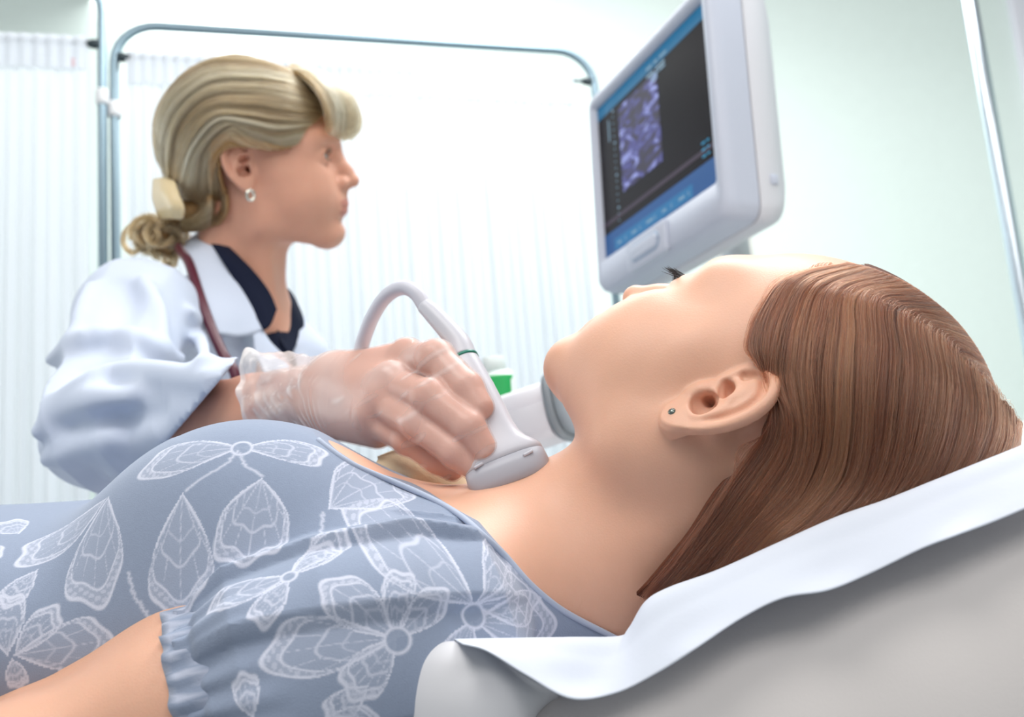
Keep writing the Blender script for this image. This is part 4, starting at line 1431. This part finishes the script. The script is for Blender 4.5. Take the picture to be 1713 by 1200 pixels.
def crease_val(V):
    """thin irregular ridges: zero lines of stretched noise, denser at the wrist"""
    ax_ = nrm(P(700, 660, .60) - WR)
    t = (V - WR) @ ax_
    n0 = vnoise(V, 0.045, 3); n1 = vnoise(V + 91, 0.11, 7)
    s1 = np.abs(np.sin(t * 0.42 + V[:, 1] * 0.16 + 7 * n0 + 1.5 * n1)) ** 9
    s2 = np.abs(np.sin(t * 0.30 - V[:, 1] * 0.22 + 8 * n1 + 3 * n0)) ** 10
    wr_ = np.clip((34 - t) / 40, 0.0, 1)
    m1 = np.clip((vnoise(V, 0.06, 11) - .38) * 4, 0, 1); m2 = np.clip((vnoise(V, 0.07, 13) - .5) * 4, 0, 1)
    fing = np.clip((t - 30) / 20, 0, 1)
    s3 = np.abs(np.sin(V[:, 0] * 0.13 - V[:, 1] * 0.22 + 2.5 * n0)) ** 16
    return np.clip(s1 * wr_ * m1 + 0.7 * s2 * wr_ * m2 + 0.35 * s3 * fing * m2 + 0.16 * wr_ + 0.25 * np.clip((vnoise(V, 0.035, 17) - .5) * 3, 0, 1), 0, 1)


V, Q = GS.mesh((-175, -98, 545), (-4, 32, 730), 1.15)
nn = np.zeros_like(V); fn = np.cross(V[Q[:, 2]] - V[Q[:, 0]], V[Q[:, 3]] - V[Q[:, 1]])
for k_ in range(4): np.add.at(nn, Q[:, k_], fn)
nn /= -np.linalg.norm(nn, axis=1)[:, None] + 1e-9
cv = crease_val(V)
glove = mesh_obj('glove', wld(V + nn * (cv * np.where((V - WR) @ nrm(P(700, 660, .60) - WR) > 38, 0.15, 0.8))[:, None]), Q, GL, doctor)
attr(glove, 'crease', cv)
glove['label'] = 'thin translucent disposable glove over the hand'
c0, c1 = P(548, 662, .686), P(450, 676, .716)
ca = nrm(c1 - c0); cn = nrm(np.cross(ca, (0, 0, 1.0))); cb_ = np.cross(ca, cn)
if cn[1] < 0: cn, cb_ = -cn, -cb_
a = np.linspace(0, 2 * np.pi, 150, endpoint=False)
G, cr_ = [], []
for i, t in enumerate(np.linspace(0, 1, 34)):
    R_ = 26.0 + 11.0 * t ** 1.2 + (3.2 * t) * np.sin(a * 3 + .6) + (0.8 + 1.4 * t) * np.sin(a * 7 + 5 * t) + 1.1 * np.sin(a * 13 - 9 * t + 1) * t + 0.7 * np.sin(a * 5 + t * 26)
    sh = (5 * t) * np.sin(a * 2 + 1.2) + 9 * t * np.cos(a)*-.3
    G.append(c0 + ca * ((np.linalg.norm(c1 - c0) * t) + sh * t)[:, None] + cn * (np.cos(a) * R_)[:, None] + cb_ * (np.sin(a) * R_ * .9)[:, None])
    cr_.append(0.22 * (0.6 + t) + 0.45 * np.clip(1 - np.abs(np.sin(a * 4.5 - t * 5 + 1.3 * np.sin(t * 9)) + .5 * np.sin(a * 9 + t * 12)) / .12, 0, 1) + (0.5 if i > 30 else 0))
gc = mesh_obj('glove_cuff', wld(np.vstack(G)), grid_faces(34, 150, wrap_v=True), GL, doctor)
attr(gc, 'crease', np.clip(np.concatenate(cr_), 0, 1))

# ---- white coat
COAT = mat('coat_cotton', srgb(200, 209, 226), 0.85, spec=0.15, sheen=0.1, bump=0.1, bump_scale=900)
NAVY = mat('navy_shirt', srgb(22, 28, 48), 0.85, spec=0.15, bump=0.1, bump_scale=900)
C = SDF()
dF = nrm((330.0, 0, -91)); dL = nrm((91.0, 0, 330)); dU = np.array([0.05, 1.0, 0.0]); dU = nrm(dU - dF * (dU @ dF))
DA = np.stack([dF, dL, dU], 1)
C.ell(P(362, 790, 1.22), (112, 158, 240), DA)
dn = -VUP
hip = P(352, 900, 1.23)
C.cone(hip, hip + dn * 330, 118, 135, k=60)
C.cone(P(385, 580, 1.22), DSJ, 52, 58, k=45)
C.cone(P(390, 590, 1.24), DFS, 46, 48, k=45)
C.cone(DSJ, ELB, 56, 47, k=30)
SLV = [ELB, (ELB + CUFd) / 2 + np.array([0, -4, 0]), CUFd]
C.cone(SLV[0], SLV[1], 47, 46, k=22)
C.cone(SLV[1], SLV[2] + nrm(CUFd - SLV[1]) * 75, 44, 38, k=12)
SD_ = nrm((0.74, -0.62, 0.22))


def folds(X, Y, Z):
    a = (X * 0.55 + Y * 0.75 - Z * 0.25)
    b = (X * 0.8 - Y * 0.55 + Z * 0.30)
    w = np.exp(-(((X - ELB[0]) / 110) ** 2 + ((Y - ELB[1] - 25) / 95) ** 2 + ((Z - ELB[2] + 10) / 120) ** 2))
    w2 = np.exp(-(((X - DSJ[0] - 10) / 90) ** 2 + ((Y - DSJ[1] + 40) / 90) ** 2 + ((Z - DSJ[2]) / 120) ** 2))
    rg = lambda x: 1 - 2 * np.abs(np.sin(x)) ** 0.8
    return -6.5 * w * rg(a * 0.055 + 1.2 * np.sin(b * 0.028)) - 4.5 * w2 * rg(b * 0.05 + 1.0 * np.sin(a * .03)) + 1.5 * np.sin(a * 0.13 + b * .05) * (w + w2)


C.func(folds, (-480, -160, 700), (-260, 140, 1180), op='d')


def cut_cuff(F, X, Y, Z):
    t = (X - CUFd[0]) * SD_[0] + (Y - CUFd[1]) * SD_[1] + (Z - CUFd[2]) * SD_[2]
    r = np.sqrt(np.maximum((X - CUFd[0]) ** 2 + (Y - CUFd[1]) ** 2 + (Z - CUFd[2]) ** 2 - t * t, 0))
    CP_ = P(336, 670, .755); t = (X - CP_[0]) * SD_[0] + (Y - CP_[1]) * SD_[1] + (Z - CP_[2]) * SD_[2]
    near = (r < 120) & (Z < 840) & (X > -330)
    F = np.where(near, np.maximum(F, t), F)
    return F


# folds follow the surface of the cloth: ridges and valleys laid on it
cv0, _q = C.mesh((-480, -200, 690), (-130, 110, 1300), 8.0)
_cp = np.stack([W_IMG / 2 + FPX * cv0[:, 0] / cv0[:, 2], H_IMG / 2 - FPX * cv0[:, 1] / cv0[:, 2]], 1)


def on_coat(px, py, inn):
    d = np.hypot(_cp[:, 0] - px, _cp[:, 1] - py)
    c = np.where(d < 16)[0]
    p = cv0[c[np.argmin(cv0[c, 2])]] if len(c) else cv0[np.argmin(d)]
    return P(px, py, (p[2] + inn) / 1000)


for pts, r, op in (
        ([(86, 602), (130, 572), (190, 562), (250, 578), (300, 600)], 11, 'u'),
        ([(104, 640), (150, 612), (210, 598), (270, 604), (330, 622)], 7, 's'),
        ([(100, 668), (150, 640), (210, 624), (280, 626), (345, 634)], 10, 'u'),
        ([(66, 722), (110, 690), (160, 672), (220, 668)], 12, 'u'),
        ([(90, 756), (140, 722), (200, 704), (260, 690)], 6, 's'),
        ([(80, 770), (130, 752), (190, 736)], 10, 'u'),
        ([(150, 480), (140, 520), (128, 560)], 9, 'u'),
        ([(200, 470), (205, 510), (195, 550)], 6, 's'),
        ([(240, 470), (262, 510), (268, 555), (262, 590)], 8, 'u'),
        ([(285, 480), (300, 530), (306, 580)], 5, 's'),
        ([(322, 520), (335, 565), (345, 605)], 6, 'u')):
    C.chain(catmull([on_coat(x, y, 3.0 if op == 'u' else -1.0) for x, y in pts], 14), np.interp(np.arange(14), [0, 5, 9, 13], [r * .5, r, r, r * .5]), k=16, op=op)


V, Q = C.mesh((-480, -520, 690), (-130, 110, 1480), 5.0, [((-470, -130, 715), (-200, 30, 900), 2.4)], post=cut_cuff)
coat = mesh_obj('coat', wld(V), Q, COAT, doctor)
# collar, lapels, shirt collar as cloth sheets
def cloth(name, rows, m, th=0.0016, n=26):
    return sheet(name, surf([[P(*q) for q in r] for r in rows], n, n), m, doctor, th)


cloth('coat_collar', [[(338, 383, 1.215), (322, 396, 1.195), (306, 412, 1.185)], [(372, 418, 1.16), (345, 425, 1.145), (320, 436, 1.135)],
                      [(405, 466, 1.142), (368, 476, 1.118), (334, 484, 1.098)], [(428, 512, 1.13), (392, 522, 1.105), (347, 524, 1.078)], [(441, 553, 1.12), (402, 563, 1.098), (360, 557, 1.07)]], COAT)
cloth('coat_lapel', [[(440, 553, 1.122), (432, 557, 1.115), (424, 561, 1.11)], [(452, 572, 1.122), (440, 583, 1.112), (428, 592, 1.105)], [(478, 600, 1.125), (462, 618, 1.115), (444, 630, 1.105)], [(500, 640, 1.13), (480, 660, 1.115), (460, 670, 1.105)]], COAT)
cloth('coat_lapel', [[(498, 520, 1.27), (506, 528, 1.28), (512, 540, 1.29)], [(500, 560, 1.215), (520, 562, 1.23), (548, 578, 1.25)], [(488, 596, 1.19), (512, 604, 1.205), (540, 612, 1.23)], [(480, 640, 1.16), (505, 650, 1.18), (530, 660, 1.21)]], COAT)
cloth('shirt_collar', [[(350, 384, 1.20), (346, 386, 1.195), (338, 386, 1.20)], [(388, 418, 1.155), (378, 426, 1.143), (366, 428, 1.142)], [(425, 455, 1.145), (408, 468, 1.134), (395, 474, 1.133)],
                       [(450, 488, 1.145), (434, 508, 1.128), (418, 514, 1.125)], [(463, 518, 1.142), (452, 545, 1.125), (441, 553, 1.118)]], NAVY)
cloth('shirt_collar', [[(466, 474, 1.25), (484, 486, 1.262), (494, 500, 1.272)], [(464, 508, 1.215), (490, 516, 1.225), (508, 538, 1.245)], [(460, 540, 1.185), (486, 556, 1.20), (500, 568, 1.215)], [(470, 574, 1.16), (478, 588, 1.165), (484, 596, 1.17)]], NAVY)
cloth('shirt_front', [[(445, 560, 1.155), (462, 556, 1.168), (480, 556, 1.19)], [(455, 585, 1.15), (470, 585, 1.16), (488, 585, 1.185)], [(465, 640, 1.145), (485, 640, 1.155), (505, 640, 1.18)]], NAVY)
# trousers and shoes, hidden behind the table
TR = mat('white_trousers', srgb(225, 228, 234), 0.85)
for s in (-1, 1):
    top = wld(hip + dn * 260 + dL * 75 * s)
    ft = np.array([top[0], top[1], 0.0])
    tube('trouser_leg', [tuple(top), (top[0], top[1], 0.35), (top[0], top[1], 0.06)], [0.085, 0.07, 0.07], TR, doctor, 18)
    cyl_loft('shoe', ft + np.array([-.07, 0, 0.03]), ft + np.array([.17, 0, .025]), .042, .029, up_, WHITEP, doctor, 2.6, ts=(0, .08, .6, .92, 1), sc=(.6, 1, 1, .8, .45))

# ---- stethoscope tube round the neck and hoop earring
st_p = [P(500, 600, 1.25), P(488, 540, 1.29), P(450, 480, 1.31), P(380, 420, 1.30), P(325, 400, 1.25), P(300, 412, 1.185), P(316, 440, 1.125), P(333, 492, 1.085), P(352, 545, 1.058), P(373, 592, 1.042), P(393, 625, 1.03), P(402, 680, 1.03)]
STM = mat('maroon_rubber', srgb(84, 28, 46), 0.3, spec=0.5)
stc = wld(np.array(st_p).mean(0))
steth = empty('stethoscope', wld(st_p[-1]), 'dark maroon stethoscope hanging round the neck over the white coat', 'stethoscope')
tube('rubber_tube', wld(catmull(st_p, 90)), 0.0056, STM, steth, 12)
e0 = wld(st_p[-1])
tube('chest_piece', [e0 + np.array([0, -.006, -.02]), e0 + np.array([0, 0, -.02]), e0 + np.array([0, .006, -.02])], [.018, .022, .018], CHROME, steth, 24)
hp = P(419, 327, 1.112)
a = np.linspace(0, 2 * np.pi, 30)
tube('hoop_earring', wld(hp + np.stack([np.cos(a) * 3.4, np.sin(a) * 5.6, np.cos(a) * 2.4], 1)), 0.0016, mat('silver', srgb(225, 225, 215), 0.2, metal=1.0), doctor, 8)

# ---- blonde hair pulled back into a clipped tail
HAIR_B = hair_mat('blonde_hair', srgb(92, 64, 38), srgb(164, 128, 86), srgb(226, 198, 152), 0.36)
CAP_B = mat('blonde_hair_base', srgb(150, 118, 78), 0.6, spec=0.2, bump=0.3, bump_scale=400)
z0 = 1.21
rowsD = [
    [(366, 290, 1.14), (376, 326, 1.138), (376, 352, 1.14), (366, 370, 1.148), (350, 381, 1.158), (334, 387, 1.17), (318, 388, 1.18), (304, 386, 1.185)],
    [(374, 226), (358, 240), (352, 266), (354, 298), (352, 326, 1.14), (340, 348, 1.155), (322, 362, 1.17), (302, 368, 1.18)],
    [(484, 246), (452, 250), (420, 236), (386, 218), (346, 256), (338, 306), (318, 340), (296, 356)],
    [(515, 215), (462, 224), (418, 214), (370, 208), (330, 252), (314, 300), (302, 336), (290, 352)],
    [(540, 192), (472, 184), (412, 176), (350, 182), (308, 228), (296, 284), (292, 324), (286, 346)],
    [(548, 168), (482, 146), (420, 138), (348, 144), (294, 190), (279, 244), (284, 298), (284, 336)],
    [(535, 142), (470, 120), (410, 110), (343, 114), (286, 156), (265, 206), (272, 262), (288, 318)],
    [(508, 124), (442, 104), (396, 93), (340, 103), (283, 148), (257, 206), (267, 266), (291, 320)],
]
DG = surf([[P(q[0], q[1], q[2] if len(q) > 2 else 1.205) for q in r] for r in rowsD], 120, 40)
DG = over_skull(DG, DR, DT, (-9, 0, 43), np.array([103, 86, 93.0]))
DG = DG * (np.linspace(0, 1, 40)[None, :, None] * 0.0 + 1)
dnm = np.cross(np.gradient(DG, axis=0), np.gradient(DG, axis=1)); dnm /= np.linalg.norm(dnm, axis=2)[..., None] + 1e-9
if (dnm[60, 20] * DG[60, 20]).sum() > 0: dnm = -dnm
rgD = np.random.default_rng(21)
S1, t1 = strands_on(DG, dnm, 7500, (-1.5, 4.0), 0.55, 2.2, rgD, spread=1.8)
sheet('hair_base', DG - dnm * 2.5, CAP_B, doctor, 0.003)
scalp_cap(doctor, TD, DR, DT, np.array([91, 75, 82.0]), CAP_B, (0.8, 34, 1))
# fringe
rowsF = [
    [(470, 116, 1.17), (508, 128, 1.145), (534, 152, 1.135), (548, 182, 1.135), (552, 208, 1.14), (548, 226, 1.15)],
    [(478, 112, 1.18), (522, 126, 1.165), (552, 152, 1.16), (566, 184, 1.165), (566, 212, 1.17), (562, 232, 1.175)],
    [(488, 108, 1.20), (538, 128, 1.19), (572, 156, 1.19), (588, 188, 1.195), (584, 216, 1.195), (570, 236, 1.19)],
    [(490, 106, 1.22), (545, 130, 1.225), (580, 158, 1.23), (597, 192, 1.235), (596, 216, 1.23), (580, 232, 1.225)],
    [(485, 106, 1.25), (540, 132, 1.27), (575, 160, 1.28), (592, 192, 1.285), (590, 214, 1.28), (578, 230, 1.27)]]
FG = surf([[P(*q) for q in r] for r in rowsF], 60, 30)
fnm = np.cross(np.gradient(FG, axis=0), np.gradient(FG, axis=1)); fnm /= np.linalg.norm(fnm, axis=2)[..., None] + 1e-9
if (fnm[10, 12] * FG[10, 12]).sum() > 0: fnm = -fnm
S2, t2 = strands_on(FG, fnm, 2600, (-4, 4), 0.5, 2.5, rgD, spread=2.0, v_end=(.75, 1.0))
S2a = np.stack([catmull(s, 40) for s in S2])
# curls of the tail
nC = 2800
th0 = rgD.uniform(0, 6.28, nC)
q = np.linspace(0, 1, 40)
S3 = np.empty((nC, 40, 3))
cc = P(270, 392, 1.20)
cl = rgD.integers(0, 26, nC)
cb = [dict(a=rgD.uniform(0, 6.28), r=rgD.uniform(8, 22), w=rgD.uniform(3.2, 5.6), o=rgD.normal(0, 1, 3) * np.array([11, 9, 13]), tl=rgD.normal(0, .5), s=rgD.choice([-1, 1])) for _ in range(26)]
for i in range(nC):
    c = cb[cl[i]]
    an = c['a'] + c['s'] * q * c['w']
    rad = c['r'] * (0.6 + .6 * q) + rgD.normal(0, 1.0)
    p = cc + c['o'] + np.stack([np.cos(an) * rad, np.sin(an) * rad * 1.05, np.sin(an + 1) * rad * c['tl'] - 14 + 8 * q], 1) + rgD.normal(0, 1.2, 3)
    root = P(300, 358, 1.19)
    b_ = np.clip(1 - q * 3.2, 0, 1)[:, None]
    S3[i] = p * (1 - b_) + root * b_
t3 = np.clip(rgD.normal(.45, .22, nC), 0, 1)
hair_obj('hair', np.concatenate([S1, S2a, S3]), 0.00026, HAIR_B, doctor, 0.6, np.concatenate([t1, t2, t3]))
TB = SDF()
TB.ell(P(272, 392, 1.20), (22, 20, 20)); TB.ball(P(252, 402, 1.20), 12, k=12); TB.cone(P(300, 356, 1.19), P(330, 352, 1.18), 13, 15, k=12); TB.ball(P(280, 412, 1.20), 12, k=10)
V, Q = TB.mesh((-460, 80, 1120), (-330, 220, 1260), 3.0)
V = V + (vnoise(V, 0.12, 4) - .5)[:, None] * 5
mesh_obj('hair_tail_base', wld(V), Q, CAP_B, doctor)
# claw clip
CLIP = mat('clip_horn', srgb(226, 206, 166), 0.3, spec=0.5, sss=0.3, sss_r=(1, .8, .5), sss_s=0.006)
cloth('hair_clip', [[(257, 300, 1.19), (272, 298, 1.165), (292, 302, 1.15)], [(256, 330, 1.18), (276, 322, 1.145), (300, 326, 1.135)], [(262, 352, 1.175), (284, 345, 1.138), (308, 348, 1.13)], [(268, 366, 1.18), (288, 366, 1.15), (306, 366, 1.14)]], CLIP, 0.003, 16)

# ------------------------------------------------------------------ ultrasound probe
PB, PRG = P(857, 808, 0.557), P(778, 603, 0.600)
PA = nrm(PRG - PB); PL = np.linalg.norm(PRG - PB)
PW = np.array([0.945, 0.327, 0.02]); PW = nrm(PW - PA * (PW @ PA)); PD = np.cross(PA, PW)
PLAST = mat('probe_plastic', srgb(200, 200, 208), 0.38, spec=0.4)
PLAST2 = mat('probe_nose_plastic', srgb(176, 177, 186), 0.42, spec=0.4)
probe = empty('ultrasound_probe', wld(PB), 'light grey ultrasound probe with a green ring, pressed to the throat by the gloved hand', 'probe')


def sect(t, w, d, sq=3.2, cw=0.0, n=44, tilt=0.0):
    a = np.linspace(0, 2 * np.pi, n, endpoint=False)
    x = np.sign(np.cos(a)) * np.abs(np.cos(a)) ** (2 / sq) * w; y = np.sign(np.sin(a)) * np.abs(np.sin(a)) ** (2 / sq) * d
    return PB + PA * (t + tilt * x)[:, None] + PW * (x + cw)[:, None] + PD * y[:, None]


loft([sect(-3.5, 14, 5, 2.6), sect(-2.5, 19, 8, 2.8), sect(1, 22.5, 10, 3), sect(6, 23.6, 11, 3.2), sect(11.4, 23.2, 11.2, 3.2), sect(11.6, 22.6, 10.6, 3.2)], 'nose', PLAST2, probe, wld)
loft([sect(11.6, 22.4, 10.4, 3.2), sect(12.0, 23.0, 11.2, 3.2), sect(15, 22.6, 11.4, 3.2), sect(18, 20.6, 11.2, 3), sect(22, 17.0, 10.8, 2.8), sect(27, 14.4, 10.4, 2.8), sect(34, 13.0, 10.2, 2.8),
      sect(48, 12.0, 10, 2.8), sect(62, 10.8, 9.4, 2.6), sect(74, 9.4, 8.8, 2.4), sect(PL - 1, 8.2, 8.2, 2.2), sect(PL, 8.0, 8.0, 2.2)], 'handle', PLAST, probe, wld)
loft([sect(PL - .4, 8.1, 8.1, 2.2), sect(PL - .2, 8.5, 8.5, 2.2), sect(PL + 1.4, 8.4, 8.4, 2.2), sect(PL + 1.6, 8.0, 8.0, 2.2)], 'ring', mat('ring_green', srgb(0, 116, 96), 0.35), probe, wld)
# side seam and small grips on the nose
for sg in (-1, 1):
    p_ = [PB + PA * t + PW * (w * .72) + PD * (d * .88 * sg) for t, w, d in ((16, 22, 11.6), (20, 18.5, 11.4), (27, 14.4, 10.8), (34, 13, 10.6), (48, 12, 10.4), (62, 10.8, 9.8), (74, 9.4, 9.2))]
for t, x0, x1 in ((7.6, 11, 16.5), (9.4, -16.5, -11)):
    for sg in (-1, 1):
        tube('grip_rib', wld(np.array([PB + PA * (t + (2 if x0 < 0 else 0) + (x - x0) * .15) + PW * x + PD * sg * (11.0 - max(0, abs(x) - 17) * .5) for x in np.linspace(x0, x1, 6)])), 0.0009, PLAST, probe, 8)
st = P(710, 512, 0.626)
path = catmull([PRG + PA * 1.5, PRG + PA * 14, (PRG + PA * 20) * .35 + st * .65, st], 24)
tube('strain_relief', wld(path), np.interp(np.arange(24), [0, 8, 23], [0.0080, 0.0070, 0.0050]), PLAST, probe, 20)
cab = catmull([st + (path[-2] - path[-1]) * .5, P(697, 492, .629), P(680, 482, .634), P(660, 486, .640), P(640, 503, .647), (P(622, 533, .654)), P(608, 570, .662), P(598, 612, .67), P(590, 650, .71), P(562, 682, .79), P(530, 692, .88), P(505, 740, 0.98), P(500, 830, 1.02)], 90)
tube('cable', wld(cab), 0.0047, mat('cable_grey', srgb(206, 206, 216), 0.45), probe, 16)
# cloth tucked in at the far side of the neckline
TOW = mat('beige_cloth', srgb(226, 206, 174), 0.9, spec=0.1, bump=0.3, bump_scale=700)
tow = sheet('beige_cloth', surf([[P(632, 766, .66), P(670, 752, .665), P(720, 742, .665), P(790, 775, .66), P(840, 800, .655)],
                                 [P(632, 768, .635), P(670, 758, .635), P(725, 762, .63), P(790, 800, .625), P(845, 822, .62)],
                                 [P(632, 772, .61), P(672, 772, .605), P(725, 795, .600), P(790, 830, .596), P(850, 845, .59)],
                                 [P(620, 790, .60), P(675, 815, .60), P(725, 835, .595), P(790, 870, .59), P(850, 880, .585)]], 24, 30), TOW, None, 0.002)
setp(tow, 'beige cloth laid over the chest between the shirt neckline and the probe', 'cloth')
